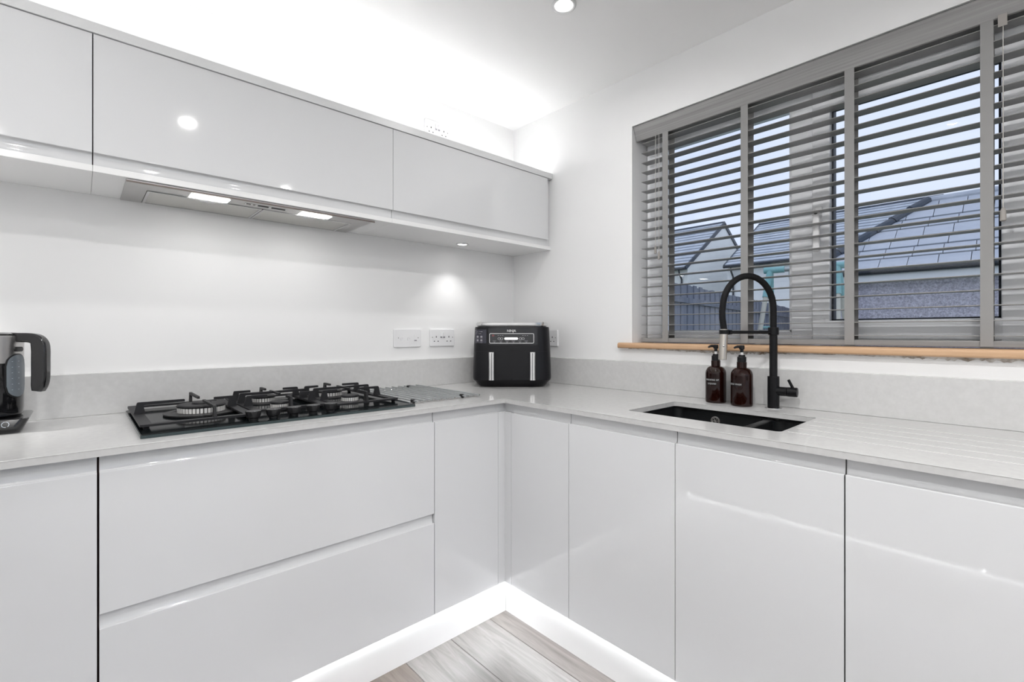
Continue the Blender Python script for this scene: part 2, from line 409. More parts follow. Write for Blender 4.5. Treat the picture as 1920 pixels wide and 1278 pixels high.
# --- third run, seen mirrored in the gloss doors
ys = [(-.70, -1.286), (-1.29, -1.886), (-1.89, -2.486)]
nm = ['nearest the hob wall', 'in the middle of its run', 'farthest from the hob wall']
for (a, b_), s_ in zip(ys, nm):
    c = thing('base_cabinet', 'white gloss base cabinet opposite the window, %s' % s_, 'cabinet', (X3-.3, (a+b_)/2, 0), group='base cabinets')
    obj('carcass', BX(XL+.005, X3-.025, a, b_, .152, .866), 'carcass_grey', c)
    front('door', a-.001, b_+.001, ZB, ZT, ZR, f3(X3), c)
bm = NB(); box(bm, X3, X3-.022, -.594, -.699, ZB, ZT)
tag(obj('filler_panel', bm, 'gloss_white'), 'narrow white filler panel in the corner opposite the window', 'panel')
# --- plinths and their light strips
def plinth(name, label, b_): return tag(obj(name, b_, 'plinth_white'), label, 'plinth', 'plinths')
plinth('plinth', 'white plinth under the drawer cabinet and hob-wall units', BX(X3-.06, -.548, -.548, -.532, 0, .1495))
plinth('plinth', 'white plinth under the sink cabinet and window-wall units', BX(-.532, -.548, -.549, -2.34, 0, .1495))
plinth('plinth', 'white plinth under the cabinets opposite the window', BX(X3-.044, X3-.060, -.549, -2.486, 0, .1495))
def strip(label, b_, m='led_cool'): return tag(obj('light_strip', b_, m), label, 'light strip', 'LED strips')
strip('lit white LED strip along the foot of the hob-wall cabinets', BX(X3-.02, -.575, -.5505, -.5585, .1465, .1495))
strip('lit white LED strip along the foot of the window-wall cabinets', BX(-.5505, -.5585, -.575, -2.33, .1465, .1495))
strip('lit white LED strip along the foot of the cabinets opposite the window', BX(X3-.0415, X3-.0335, -.57, -2.48, .1465, .1495))

# ------------------------------------------------------------------ worktop
SX0, SX1, SY0, SY1 = -.490, -.172, -1.10, -1.575
E_ = .6084
outer = rpoly([(-.0005, -.0005), (XL+.001, -.0005), (XL+.001, -2.50), (X3+.017, -2.50), (X3+.017, -E_), (-E_, -E_), (-E_, -2.36), (-.0005, -2.36)], [0, 0, 0, .004, .012, .006, .004, 0])
hole = rrect(SX0, SX1, SY1, SY0, .014)
GXS = (-.180, -.254, -.326, -.399, -.470)
grooves = [rrect(xg-.0045, xg+.0045, -2.25, -1.584, .0042, 4) for xg in GXS]
wt = thing('worktop', 'pale grey quartz worktop running round the corner below the window', 'worktop', (-.9, -.9, WT0))
bm = NB(); plate(bm, [outer, hole], WT0, WT1-.0022, .0)
plate(bm, [outer, hole]+grooves, WT1-.0022, WT1, .0009)
obj('slab', bm, 'quartz', wt)
for lp_ in grooves: obj('drainer_groove', plate(NB(), [lp_], WT1-.0024, WT1-.0012), 'quartz_matte', wt)
def upst(label, b_): return tag(obj('upstand', b_, 'quartz_upstand'), label, 'upstand', 'upstands')
upst('pale grey quartz upstand behind the hob and kettle', BX(XL+.001, -.0005, -.0005, -.0195, WT1+.0003, 1.0235, .0008, 1))
upst('pale grey quartz upstand below the window sill behind the tap', BX(-.0005, -.0195, -.02, -2.36, WT1+.0003, 1.0235, .0008, 1))

# ------------------------------------------------------------------ wall cabinets
UD = .3018; UB, UF, UT = 1.6125, 1.6426, 1.9662
units = [('wall_cabinet', XL+.01, -1.8318, 'white gloss wall cabinet left of the extractor unit', 'carcass_brown'),
         ('wall_cabinet', -1.8292, -.9322, 'wide white gloss wall cabinet that houses the extractor', 'carcass_brown'),
         ('wall_cabinet', -.9303, -.034, 'white gloss wall cabinet in the corner, next to the window wall', 'carcass_grey')]
for nme, a, b_, lab, cm in units:
    c = thing(nme, lab, 'cabinet', ((a+b_)/2, -.15, 1.593), group='wall cabinets')
    obj('carcass', BX(a-.0005, b_+.0005, -.001, -.277, 1.6112, 1.966), cm, c)
    front('door', a, b_, UB, UT, UF, fhob(UD), c, top=False)
    obj('bottom_panel', BX(a-.001, (b_+.001 if b_ < -.1 else -.0015), -.001, -.2945, 1.593, 1.611, .0008, 1), 'panel_white', c)
    if b_ > -.1: obj('filler', BX(-.0325, -.0015, -.25, -.2795, 1.6112, 1.966), 'gloss_white', c)
tag(obj('cornice', BX(XL+.005, -.0015, -.001, -.3065, 1.9675, 1.9965, .001, 1), 'satin_white'), 'long white cornice board on top of the wall cabinets', 'cornice')
strip('lit white LED strip lying on top of the wall cabinets', BX(XL+.05, -.008, -.20, -.22, 1.9967, 2.0005), 'led_cove')

# ------------------------------------------------------------------ extractor
hx0, hx1, hy0, hy1, hz = -1.7588, -1.0005, -.2845, -.008, 1.5928
ex = thing('extractor_hood', 'brushed steel canopy extractor set into the underside of the wall cabinet', 'extractor', ((hx0+hx1)/2, -.15, hz-.006))
fl = [(-1.7045, -1.3795), (-1.3795, -1.0545)]
bm = NB(); plate(bm, [rrect(hx0, hx1, hy0, hy1, .002, 2), rrect(-1.7045, -1.0545, -.194, -.016, .002, 2)[::-1]], hz-.004, hz-.0003)
obj('steel_frame', bm, 'brushed_steel', ex)
bm = NB(); box(bm, hx0, hx1, hy0+.0005, hy0+.003, hz-.0085, hz-.004); obj('front_lip', bm, 'lip_bronze', ex)
for a, b_ in fl:
    f_ = NB(); plate(f_, [rrect(a+.001, b_-.001, -.193, -.017, .003, 2), rrect(a+.008, b_-.008, -.186, -.024, .002, 2)[::-1]], hz-.0065, hz-.0015)
    fo = obj('filter', f_, 'bright_steel', ex)
    obj('mesh', BX(a+.0075, b_-.0075, -.1865, -.0235, hz-.0045, hz-.0025), 'filter_mesh', fo)
    xm = (a+b_)/2; bm = NB(); prism(bm, rrect(xm-.022, xm+.022, -.184, -.168, .006, 4), hz-.0058, hz-.0044, lambda q, x_, y_: (x_, y_, q)); obj('latch', bm, 'bright_steel', fo)
for a, b_ in ((-1.599, -1.492), (-1.265, -1.157)):
    lo = obj('lamp', BX(a-.002, b_+.002, -.2545, -.2035, hz-.0052, hz-.004), 'bright_steel', ex)
    obj('diffuser', BX(a, b_, -.252, -.206, hz-.0062, hz-.0052), 'hood_lamp', lo)
pnl = obj('control_panel', BX(-1.446, -1.311, -.2435, -.2265, hz-.0050, hz-.004), 'bright_steel', ex)
for a, b_ in ((-1.44, -1.428), (-1.42, -1.414), (-1.405, -1.372), (-1.362, -1.318)):
    obj('switch', BX(a, b_, -.240, -.230, hz-.0062, hz-.005), 'socket_hole' if b_-a > .02 else 'screw', pnl)

# ------------------------------------------------------------------ lamps
def downlight(label, x, y, z, r, W, spread, group, blend=None):
    t_ = thing('downlight', label, 'downlight', (x, y, z), group=group)
    obj('bezel', lathe(NB(), [(r*.70, -.0005), (r*.72, -.004), (r*.85, -.006), (r, -.003), (r, -.0003), (r*.7, -.0003)], (x, y, z), 40, cap=False), 'bright_steel' if r < .04 else 'satin_white', t_)
    obj('diffuser', lathe(NB(), [(0, -.0022), (r*.70, -.0022), (r*.70, -.0004), (0, -.0004)], (x, y, z), 32), 'lamp_white', t_)
    ld = bpy.data.lights.new('lamp_light', 'AREA' if blend is None else 'SPOT'); ld.energy = W; ld.color = (1., .99, .98)
    if blend is None: ld.shape = 'DISK'; ld.size = r*1.2; ld.spread = R(spread)
    else: ld.spot_size = R(spread); ld.spot_blend = blend; ld.shadow_soft_size = r*.6
    lo = bpy.data.objects.new('lamp_light', ld); COL.objects.link(lo); lo.parent = t_; lo.location = (0, 0, -.009)
    return t_
CL = [(-.58, -.896, 'round recessed ceiling downlight in view above the sink corner'), (-2.25, -.896, 'added ceiling downlight, out of view above the kettle end of the kitchen'),  # second one is unseen, added to brighten the left side
      (-1.416, -1.726, 'round recessed ceiling downlight mirrored in the extractor cabinet door'), (-.63, -2.64, 'round recessed ceiling downlight behind the viewpoint near the window wall'),
      (-2.25, -2.62, 'added ceiling downlight, out of view over the cabinets opposite the window'), (-1.42, -3.5, 'added ceiling downlight, unseen behind the viewpoint in the middle of the ceiling'),  # both unseen, added to light the cabinet fronts
      (-.63, -4.4, 'added ceiling downlight, unseen by the added doors near the window wall'), (-2.25, -4.4, 'added ceiling downlight, unseen by the added doors away from the window wall')]  # both unseen, added as fill light from behind the viewpoint
for (x, y, lab), pw in zip(CL, (1.5, 1.5, 7., 1.6, 9.5, 7., 4.5, 9.)): downlight(lab, x, y, H, .045, CEIL_W*pw, 170, 'ceiling downlights')
downlight('small steel-rimmed downlight under the corner wall cabinet', -.456, -.12, 1.593, .031, SPOT_W, 96, 'cabinet downlights', .75)
downlight('small steel-rimmed downlight added out of view under the left wall cabinet', -2.30, -.16, 1.593, .031, SPOT_W*6., 84, 'cabinet downlights', .6)  # added lamp out of view, brightens the left worktop

# ------------------------------------------------------------------ window
win = thing('window_1', 'white framed two-light window above the sink', 'window', (.15, -1.44, 1.108), kind='structure')
FX0, FX1 = .120, .19
bm = NB()
for a in ((-.800, -.876, 1.108, 2.088), (-2.012, -2.082, 1.108, 2.088), (-1.412, -1.482, 1.108, 2.088)): box(bm, FX0, FX1, a[0], a[1], a[2], a[3], .003, 2)
box(bm, FX0+.0015, FX1-.0015, -.86, -2.03, 1.109, 1.156, .003, 2); box(bm, FX0+.0015, FX1-.0015, -.86, -2.03, 2.0, 2.087, .003, 2)
obj('window_frame', bm, 'upvc', win)
bm = NB()   # glazing bead, fixed light
for a in ((-.876, -.886, 1.156, 2.0), (-1.402, -1.412, 1.156, 2.0), (-.876, -1.412, 1.156, 1.164), (-.876, -1.412, 1.992, 2.0)): box(bm, .130, .145, a[0], a[1], a[2], a[3], .002, 1)
obj('glazing_bead', bm, 'upvc', win)
sash = NB()
for a in ((-1.485, -1.540, 1.128, 2.02), (-1.962, -2.016, 1.128, 2.02)): box(sash, .104, .165, a[0], a[1], a[2], a[3], .004, 2)
box(sash, .1052, .1638, -1.52, -1.98, 1.129, 1.196, .004, 2); box(sash, .1052, .1638, -1.52, -1.98, 1.955, 2.019, .004, 2)
sa = obj('sash', sash, 'upvc', win)
bm = NB()
for a in ((-1.540, -1.546, 1.196, 1.955), (-1.956, -1.962, 1.196, 1.955), (-1.54, -1.962, 1.196, 1.201), (-1.54, -1.962, 1.949, 1.955)): box(bm, .128, .16, a[0], a[1], a[2], a[3])
obj('gasket', bm, 'gasket', sa)
obj('pane', BX(.150, .154, -.878, -1.410, 1.158, 1.998), 'window_glass', win)
obj('pane', BX(.146, .150, -1.545, -1.957, 1.20, 1.951), 'window_glass', sa)
hd = obj('handle', prism(NB(), rrect(-1.517, -1.493, 1.535, 1.605, .008, 4), .096, .104, lambda q, y_, z_: (q, y_, z_)), 'handle_white', sa)
bm = NB(); lathe(bm, [(.012, .072), (.0135, .076), (.0135, .096)], (0, -1.505, 1.572), 20, 'x'); box(bm, .070, .084, -1.494, -1.516, 1.440, 1.575, .005, 3)
obj('lever', bm, 'handle_white', sa)
obj('key_lock', lathe(NB(), [(.006, .0705), (.006, .074)], (0, -1.505, 1.578), 16, 'x'), 'socket_hole', sa)
# timber sill
prof = rpoly([(-.030, 1.083), (.122, 1.083), (.122, 1.1075), (-.030, 1.1075)], [.007, 0, 0, .010], 5)
bm = prism(NB(), prof, WY0-.0005, WY1+.0005, lambda a, p, q: (p, a, q))
prof2 = rpoly([(-.030, 1.083), (-.0003, 1.083), (-.0003, 1.1075), (-.030, 1.1075)], [.007, 0, 0, .010], 5)
prism(bm, prof2, -.7375, WY0-.0005, lambda a, p, q: (p, a, q)); prism(bm, prof2, WY1+.0005, -2.15, lambda a, p, q: (p, a, q))
obj('window_sill', bm, 'pine', win)
# ragged filler below the sill
bm = NB(); up_, dn_ = [], []
yy = -.78
rr = random.Random(3)
while yy > -2.14:
    up_.append((yy, 1.0829)); dn_.append((yy, 1.0829-.004-rr.random()*.010*(.5+.5*math.sin(yy*9)))); yy -= .007
for sx in (-.004,):
    A = [bm.verts.new((sx, y, z)) for y, z in up_]; B = [bm.verts.new((sx, y, z)) for y, z in dn_]; A2 = [bm.verts.new((-.0003, y, z)) for y, z in up_]; B2 = [bm.verts.new((-.0003, y, z)) for y, z in dn_]
    for i in range(len(A)-1):
        bm.faces.new((A[i], A[i+1], B[i+1], B[i])); bm.faces.new((B[i], B[i+1], B2[i+1], B2[i])); bm.faces.new((A2[i], A2[i+1], A[i+1], A[i])); bm.faces.new((B2[i], B2[i+1], A2[i+1], A2[i]))
    bm.faces.new((A[0], B[0], B2[0], A2[0])); bm.faces.new((A[-1], A2[-1], B2[-1], B[-1]))
obj('filler_bead', bm, 'rough_plaster', win)

# unseen glazed doors, added behind the viewpoint to bring in daylight
dr_ = thing('added_door_1', 'white framed glazed doors added behind the viewpoint for daylight', 'door', (-1.375, YF-.05, 0), kind='structure')
bm = NB()
for a in (-2.5, -1.405, -.31): box(bm, a, a+.06, YF-.085, YF-.015, 0, 2.1, .003, 1)
for z_ in ((.001, .07), (2.03, 2.099)): box(bm, -2.45, -.30, YF-.083, YF-.017, z_[0], z_[1], .003, 1)
obj('door_frame', bm, 'upvc', dr_)
for a, b_ in ((-2.44, -1.405), (-1.345, -.31)): obj('pane', BX(a, b_, YF-.052, YF-.048, .07, 2.03), 'window_glass', dr_)
# ------------------------------------------------------------------ venetian blind
BY0, BY1 = -.823, -2.06
bl = thing('venetian_blind', 'grey wooden slatted blind with cloth tapes hanging in the window', 'blind', (.055, -1.44, 1.11))
prof = [(.004, 2.0855), (.010, 2.0870), (.016, 2.086), (.040, 2.0300), (.036, 2.0262), (.031, 2.028), (.0065, 2.0800)]
obj('valance', prism(NB(), prof, WY0-.004, WY1+.004, lambda a, p, q: (p, a, q)), 'valance_wood', bl)
obj('head_rail', BX(.042, .095, BY0+.012, BY1-.01, 2.036, 2.082), 'blind_wood', bl)
tapes = [-.943, -1.276, -1.613, -1.936]
sl0 = None
prof = rpoly([(-.025, -.0013), (.025, -.0013), (.025, .0013), (-.025, .0013)], .0010, 2)
for k in range(21):
    z = 1.1436+.0434*k
    if sl0 is None: sl0 = obj('slat', prism(NB(), prof, BY0, BY1, lambda a, p, q: (.06+p, a, z+q)), 'blind_wood', bl)
    else: dup(sl0, bl, (0, 0, .0434*k))
obj('bottom_rail', prism(NB(), rpoly([(.035, 1.111), (.085, 1.111), (.085, 1.130), (.035, 1.130)], .003, 2), BY0, BY1, lambda a, p, q: (p, a, q)), 'blind_wood', bl)
ft = bt = None
for ty in tapes:
    if ft is None:
        b_ = NB(); box(b_, .0318, .0328, ty-.0135, ty+.0135, 1.113, 2.055); box(b_, .0318, .05, ty-.0135, ty+.0135, 1.1095, 1.1106)
        ft = obj('front_tape', b_, 'blind_tape', bl); bt = obj('back_tape', BX(.0868, .0878, ty-.0135, ty+.0135, 1.118, 2.055), 'blind_tape', bl)
    else: dup(ft, bl, (0, ty-tapes[0], 0)); dup(bt, bl, (0, ty-tapes[0], 0))
def cord(y, zt, zb, ln=.03, r=.005):
    c_ = obj('cord', tube(NB(), [(.0295, y, zt), (.0292, y, (zt+zb)/2), (.0295, y, zb)], .0010, 6), 'cord', bl)
    obj('tassel', lathe(NB(), [(.002, zb+.004), (r*.7, zb), (r, zb-.006), (r*1.15, zb-ln), (r*.8, zb-ln-.002)], (.0295, y, 0), 12), 'tassel', c_)
cord(-.897, 2.03, 1.535); cord(-.914, 2.03, 1.508)
cord(-1.968, 2.00, 1.495, .032, .006)
bm = NB(); prism(bm, [(.022, 2.031), (.030, 2.034), (.034, 2.004), (.026, 1.999)], -1.958, -1.976, lambda a, p, q: (p, a, q)); obj('cord_clip', bm, 'tassel', bl)

# ------------------------------------------------------------------ sink
sk = thing('sink', 'black composite undermount sink with a large and a small bowl', 'sink', (-.33, -1.34, WT0-.2))
def bowl(bm, x0, x1, y0, y1, zt, zb, r, th=.005):
    def ring(g, z, rr_): return [bm.verts.new((x_, y_, z)) for x_, y_ in rrect(x0+g, x1-g, y0+g, y1-g, rr_, 5)]
    a = ring(0, zt, r); b = ring(.004, zb+.02, r); c_ = ring(.010, zb+.006, r); d = ring(.022, zb, r*.7)
    for p, q in ((a, b), (b, c_), (c_, d)):
        for i in range(len(p)): bm.faces.new((p[i], p[(i+1) % len(p)], q[(i+1) % len(q)], q[i]))
    bm.faces.new(d)
    o1 = ring(-th, zt, r+th); o2 = ring(-th, zb-th, r+th)
    for i in range(len(o1)):
        j = (i+1) % len(o1); bm.faces.new((a[j], a[i], o1[i], o1[j])); bm.faces.new((o1[j], o1[i], o2[i], o2[j]))
    bm.faces.new(o2[::-1])
bm = NB(); bowl(bm, SX0-.006, SX1+.022, -1.420, SY0+.006, .862, .69, .03); obj('bowl', bm, 'sink_black', sk)
bm = NB(); bowl(bm, SX0-.006, SX1+.022, SY1-.006, -1.446, .862, .73, .03); obj('bowl', bm, 'sink_black', sk)
obj('divider', BX(SX0-.006, SX1+.022, -1.4225, -1.4465, .845, .8655, .004, 3), 'sink_black', sk)
bm = NB(); plate(bm, [rrect(SX0-.03, SX1+.046, SY1-.03, SY0+.03, .03, 4), rrect(SX0-.0055, SX1+.0215, SY1-.0055, SY0+.0055, .03, 4)[::-1]], .8625, WT0-.0003); obj('rim', bm, 'sink_black', sk)
ov = obj('overflow', lathe(NB(), [(.010, .0002), (.0165, .0002), (.0165, -.003), (.0125, -.004), (.010, -.002), (.010, .0002)], (SX1+.020, -1.248, .833), 28, 'x', False), 'screw', sk)
bm = NB()
for k in range(3): a = math.pi*k/3; tube(bm, [(SX1+.018, -1.248+.011*math.cos(a), .833+.011*math.sin(a)), (SX1+.018, -1.248-.011*math.cos(a), .833-.011*math.sin(a))], .0014, 6)
obj('grid', bm, 'screw', ov)
obj('waste', lathe(NB(), [(.0, .6915), (.03, .6915), (.042, .6935), (.043, .6905)], (-.33, -1.25, 0), 32), 'brushed_steel', sk)
obj('waste', lathe(NB(), [(.0, .7315), (.03, .7315), (.042, .7335), (.043, .7305)], (-.33, -1.51, 0), 32), 'brushed_steel', sk)

# ------------------------------------------------------------------ tap
tx, ty = -.074, -1.416
tp = thing('kitchen_tap', 'matt black pull-out kitchen tap with arched hose behind the sink', 'tap', (tx, ty, WT1))
obj('base_ring', lathe(NB(), [(.0, WT1+.0002), (.027, WT1+.0002), (.027, WT1+.002), (.020, WT1+.0035), (0, WT1+.0035)], (tx, ty, 0), 36), 'bright_steel', tp)
obj('body', lathe(NB(), [(.0185, WT1+.003), (.0185, 1.000), (.0178, 1.0015), (.0, 1.0015)], (tx, ty, 0), 36), 'tap_black', tp)
obj('column', lathe(NB(), [(.0125, 1.0), (.0125, 1.150)], (tx, ty, 0), 32), 'tap_black', tp)
obj('collar', lathe(NB(), [(.0, 1.1455), (.016, 1.1455), (.0168, 1.147), (.0168, 1.170), (.016, 1.1715), (0, 1.1715)], (tx, ty, 0), 32), 'tap_black', tp)
ph = R(150); ux, uy = math.cos(ph), math.sin(ph); AL = .2
def ap(s_, z): return (tx+ux*s_, ty+uy*s_, z)
pts = [ap(0, 1.165), ap(0, 1.20), ap(0, 1.235)]
for k in range(1, 18):
    a = math.pi*k/18*1.0; pts.append(ap(AL/2-(AL/2+.000)*math.cos(a), 1.235+.1125*math.sin(a)))
pts += [ap(AL+.002, 1.225), ap(AL+.001, 1.20), ap(AL-.003, 1.175), ap(AL-.006, 1.158)]
obj('hose', tube(NB(), pts, .0105, 16), 'hose_black', tp)
nz = obj('spray_head', tube(NB(), [ap(AL-.005, 1.1655), ap(AL-.005, 1.164), ap(AL+.001, 1.063), ap(AL+.001, 1.0615)], [.0115, .0128, .0132, .012], 28), 'nickel', tp)
bx_, by_, _ = ap(AL-.004, 0); cdx, cdy = -1.856-bx_, -2.022-by_; l_ = math.hypot(cdx, cdy); cdx /= l_; cdy /= l_
bm = NB(); bmesh.ops.create_uvsphere(bm, u_segments=14, v_segments=8, radius=.0042, matrix=Matrix.Translation((bx_+cdx*.0128, by_+cdy*.0128, 1.108))); obj('button', bm, 'bright_steel', nz)
obj('holder_arm', tube(NB(), [ap(.012, 1.1545), ap(AL-.02, 1.1545)], .0055, 12), 'tap_black', tp)
obj('holder_clip', tube(NB(), [ap(AL-.005, 1.148), ap(AL-.005, 1.1485), ap(AL-.005, 1.1618), ap(AL-.005, 1.1622)], [.014, .0152, .0152, .014], 28), 'tap_black', tp)
bm = NB(); tube(bm, [ap(AL-.022, 1.1545), ap(AL-.034, 1.1545)], [.0085, .0075], 16); obj('arm_socket', bm, 'tap_black', tp)
hdv = Vector((.10, -.995, 0)).normalized(); hb = Vector((tx, ty, .951))
bm = NB(); tube(bm, [hb+hdv*.010, hb+hdv*.042, hb+hdv*.0425], [.0155, .0155, .0145], 28); tube(bm, [hb+hdv*.043, hb+hdv*.0435, hb+hdv*.0715, hb+hdv*.073], [.0145, .016, .016, .015], 28)
obj('valve', bm, 'tap_black', tp)
obj('lever', tube(NB(), [hb+hdv*.060+Vector((0, 0, .012)), hb+hdv*.048+Vector((-.004, 0, .040)), hb+hdv*.047+Vector((-.004, 0, .042))], [.0048, .0045, .004], 12), 'tap_black', tp)

# ------------------------------------------------------------------ soap bottles
def bottle(label, cx, cy, lines, ang, tz, turn):
    t_ = thing('soap_bottle', label, 'soap bottle', (cx, cy, WT1), group='amber pump bottles')
    r = .0365; z0 = WT1
    pr = [(0, z0+.004), (.026, z0+.003), (.031, z0), (.0345, z0+.001), (r, z0+.005), (r, z0+.108)]
    for k in range(1, 8):
        a = math.pi/2*k/7; pr.append((.0165+(r-.0165)*math.cos(a), z0+.108+.028*math.sin(a)))
    pr += [(.0165, z0+.142), (.0165, z0+.157), (.0, z0+.157)]
    bo = obj('bottle', lathe(NB(), pr, (cx, cy, 0), 48), 'amber', t_, 30)
    obj('cap', lathe(NB(), [(.0, z0+.1575), (.0150, z0+.1575), (.0150, z0+.174), (.0135, z0+.1755), (.0115, z0+.1755), (.0105, z0+.182), (0, z0+.182)], (cx, cy, 0), 32), 'pump_black', t_)
    obj('stem', lathe(NB(), [(.0048, z0+.182), (.0048, z0+.193)], (cx, cy, 0), 20), 'pump_white', t_)
    bm = NB(); lathe(bm, [(0, z0+.1915), (.0055, z0+.1915), (.0058, z0+.201), (.009, z0+.203), (.0092, z0+.213), (.008, z0+.2165), (0, z0+.2175)], (cx, cy, 0), 24)
    d = Vector((math.cos(turn), math.sin(turn), 0)); c0 = Vector((cx, cy, z0+.2105))
    tube(bm, [c0, c0+d*.016+Vector((0, 0, .0015)), c0+d*.024+Vector((0, 0, -.001)), c0+d*.028+Vector((0, 0, -.004))], [.0055, .0048, .004, .0032], 14)
    obj('pump', bm, 'pump_black', t_)
    for s_, z, wd in lines:
        bm = NB(); n = 12; hw = wd/2/r
        rings = []
        for i in range(n+1):
            a = ang-hw+2*hw*i/n
            rings.append([bm.verts.new((cx+q*math.cos(a), cy+q*math.sin(a), z0+z+h_)) for q, h_ in ((r+.0002, -.0048), (r+.0008, -.0048), (r+.0008, .0048), (r+.0002, .0048))])
        for a, b_ in zip(rings, rings[1:]):
            for k in range(4): bm.faces.new((a[k], a[(k+1) % 4], b_[(k+1) % 4], b_[k]))
        bm.faces.new(rings[0][::-1]); bm.faces.new(rings[-1])
        lb = obj('label', bm, 'tape_label', bo)
        V, F = text2d(s_, .0078, 1.25)
        xs = [v[0] for v in V]; sc = min(1., (wd-.004)/(max(xs)-min(xs)))
        obj('lettering', mapped(NB(), V, F, lambda x_, y_: (cx+(r+.0011)*math.cos(ang+x_*sc/r), cy+(r+.0011)*math.sin(ang+x_*sc/r), z0+z+y_)), 'print_white', lb, recalc=False)
# facing angle of the lettering: a little left of the view line
bottle('amber pump bottle left of the pair, lettered WASHING UP LIQUID', -.083, -1.218, [('WASHING UP', .0865, .052), ('LIQUID', .0725, .036)], R(180+28-26), 0, R(135))
bottle('amber pump bottle nearer the tap, lettered HAND WASH', -.098, -1.319, [('HAND WASH', .0785, .048)], R(180+25-40), 0, R(140))

# ------------------------------------------------------------------ gas hob
GX0, GX1, GY0, GY1 = -1.7455, -.9745, -.546, -.036
ZG = .900
gh = thing('gas_hob', 'black glass gas hob with five burners and cast-iron supports', 'hob', ((GX0+GX1)/2, -.29, WT1))
obj('glass_plate', plate(NB(), [rrect(GX0, GX1, GY0, GY1, .006, 4)], WT1+.0003, ZG, .0012), 'hob_glass', gh)
bm = NB(); plate(bm, [rrect(GX0-.001, GX1+.001, GY0-.001, GY1+.001, .006, 4), rrect(GX0+.0006, GX1-.0006, GY0+.0006, GY1-.0006, .006, 4)[::-1]], WT1+.0003, ZG-.001); obj('edge_trim', bm, 'hob_edge', gh)
def burner(x, y, r, wok=False):
    b_ = obj('burner', lathe(NB(), [(0, ZG), (r*1.45, ZG), (r*1.45, ZG+.003), (r*1.25, ZG+.005), (r*1.12, ZG+.005), (r*1.05, ZG+.007), (0, ZG+.007)], (x, y, 0), 40), 'burner_black', gh)
    bm = NB(); n = 40 if wok else 28
    prev = None; z0, z1 = ZG+.007, ZG+(.0235 if wok else .021)
    obj('flame_core', lathe(NB(), [(0, z0), (r*.93, z0), (r*.93, z1), (0, z1)], (x, y, 0), 40), 'burner_black', b_)
    for k in range(n):
        a = 2*math.pi*k/n; da = 2*math.pi/n*.36
        c_, s_ = math.cos, math.sin
        vs = [bm.verts.new((x+q*c_(a+e*da), y+q*s_(a+e*da), z)) for z in (z0, z1-.002) for q, e in ((r*.92, -1), (r, -1), (r, 1), (r*.92, 1))]
        for f in ((0, 1, 2, 3), (7, 6, 5, 4), (0, 4, 5, 1), (1, 5, 6, 2), (2, 6, 7, 3), (3, 7, 4, 0)): bm.faces.new([vs[i] for i in f])
    obj('flame_ring', bm, 'burner_alu', b_)
    obj('burner_cap', lathe(NB(), [(0, z1), (r*1.02, z1), (r*1.04, z1+.003), (r*.98, z1+.0065), (0, z1+.0075)], (x, y, 0), 40), 'cast_iron', b_)
    if wok:
        obj('outer_ring', lathe(NB(), [(r*1.25, ZG+.002), (r*1.55, ZG+.002), (r*1.55, ZG+.006), (r*1.25, ZG+.006)], (x, y, 0), 44, cap=False), 'burner_black', b_)
        obj('inner_cap', lathe(NB(), [(r*.0, z1+.0076), (r*.42, z1+.0076), (r*.40, z1+.012), (0, z1+.0125)], (x, y, 0), 32), 'cast_iron', b_)
burner(-1.572, -.255, .064, True)
burner(-1.368, -.345, .028); burner(-1.368, -.150, .040)
burner(-1.128, -.345, .030); burner(-1.128, -.150, .047)
ZF = .908; ZA = .947
def support(label, x0, x1, y0, y1, fingers, bridges, bars=()):
    bm = NB(); wd = .026
    plate(bm, [rrect(x0, x1, y0, y1, .006, 3), rrect(x0+wd, x1-wd, y0+wd*.8, y1-wd*.8, .004, 3)[::-1]], ZF, ZF+.006)
    s_ = obj('pan_support', bm, 'cast_iron', gh)
    for fx in (x0+.014, x1-.014):
        for fy in (y0+.014, y1-.014): obj('foot', lathe(NB(), [(.006, ZG), (.008, ZF)], (fx, fy, 0), 12), 'cast_iron', s_)
    for (bx, by, dx, dy, L) in fingers:      # base point, inward direction, arm length
        px, py = -dy, dx; th = .0035; bm = NB()
        pr = rpoly([(0, ZF+.004), (.028, ZF+.004), (.0225, ZA-.0085), (L, ZA-.0075), (L, ZA), (.008, ZA)], [0, 0, .003, .001, .002, .004], 3)
        prism(bm, pr, -th, th, lambda a, p, q: (bx+dx*p+px*a, by+dy*p+py*a, q)); obj('finger', bm, 'cast_iron', s_)
    for (yb,) in bridges:
        pr = rpoly([(x0+.002, ZF+.004), (x0+.030, ZF+.004), (x0+.026, ZA-.0085), (x1-.026, ZA-.0085), (x1-.030, ZF+.004), (x1-.002, ZF+.004), (x1-.010, ZA), (x0+.010, ZA)], [0, 0, .003, .003, 0, 0, .004, .004], 3)
        obj('bridge', prism(NB(), pr, yb-.0035, yb+.0035, lambda a, p, q: (p, a, q)), 'cast_iron', s_)
    for (xb, ya, yb) in bars: obj('spur', BX(xb-.0035, xb+.0035, ya, yb, ZA-.0075, ZA, .001, 1), 'cast_iron', s_)
support('', -1.742, -1.472, -.472, -.042, [(-1.740, -.245, 1, 0, .125), (-1.474, -.255, -1, 0, .065), (-1.573, -.470, 0, 1, .175), (-1.573, -.044, 0, -1, .165)], [])
support('', -1.466, -1.232, -.415, -.042, [(-1.464, -.300, 1, 0, .070), (-1.464, -.130, 1, 0, .060), (-1.234, -.300, -1, 0, .055), (-1.234, -.130, -1, 0, .060), (-1.350, -.413, 0, 1, .055), (-1.350, -.044, 0, -1, .070)], [(-.212,)], [(-1.350, -.285, -.175)])
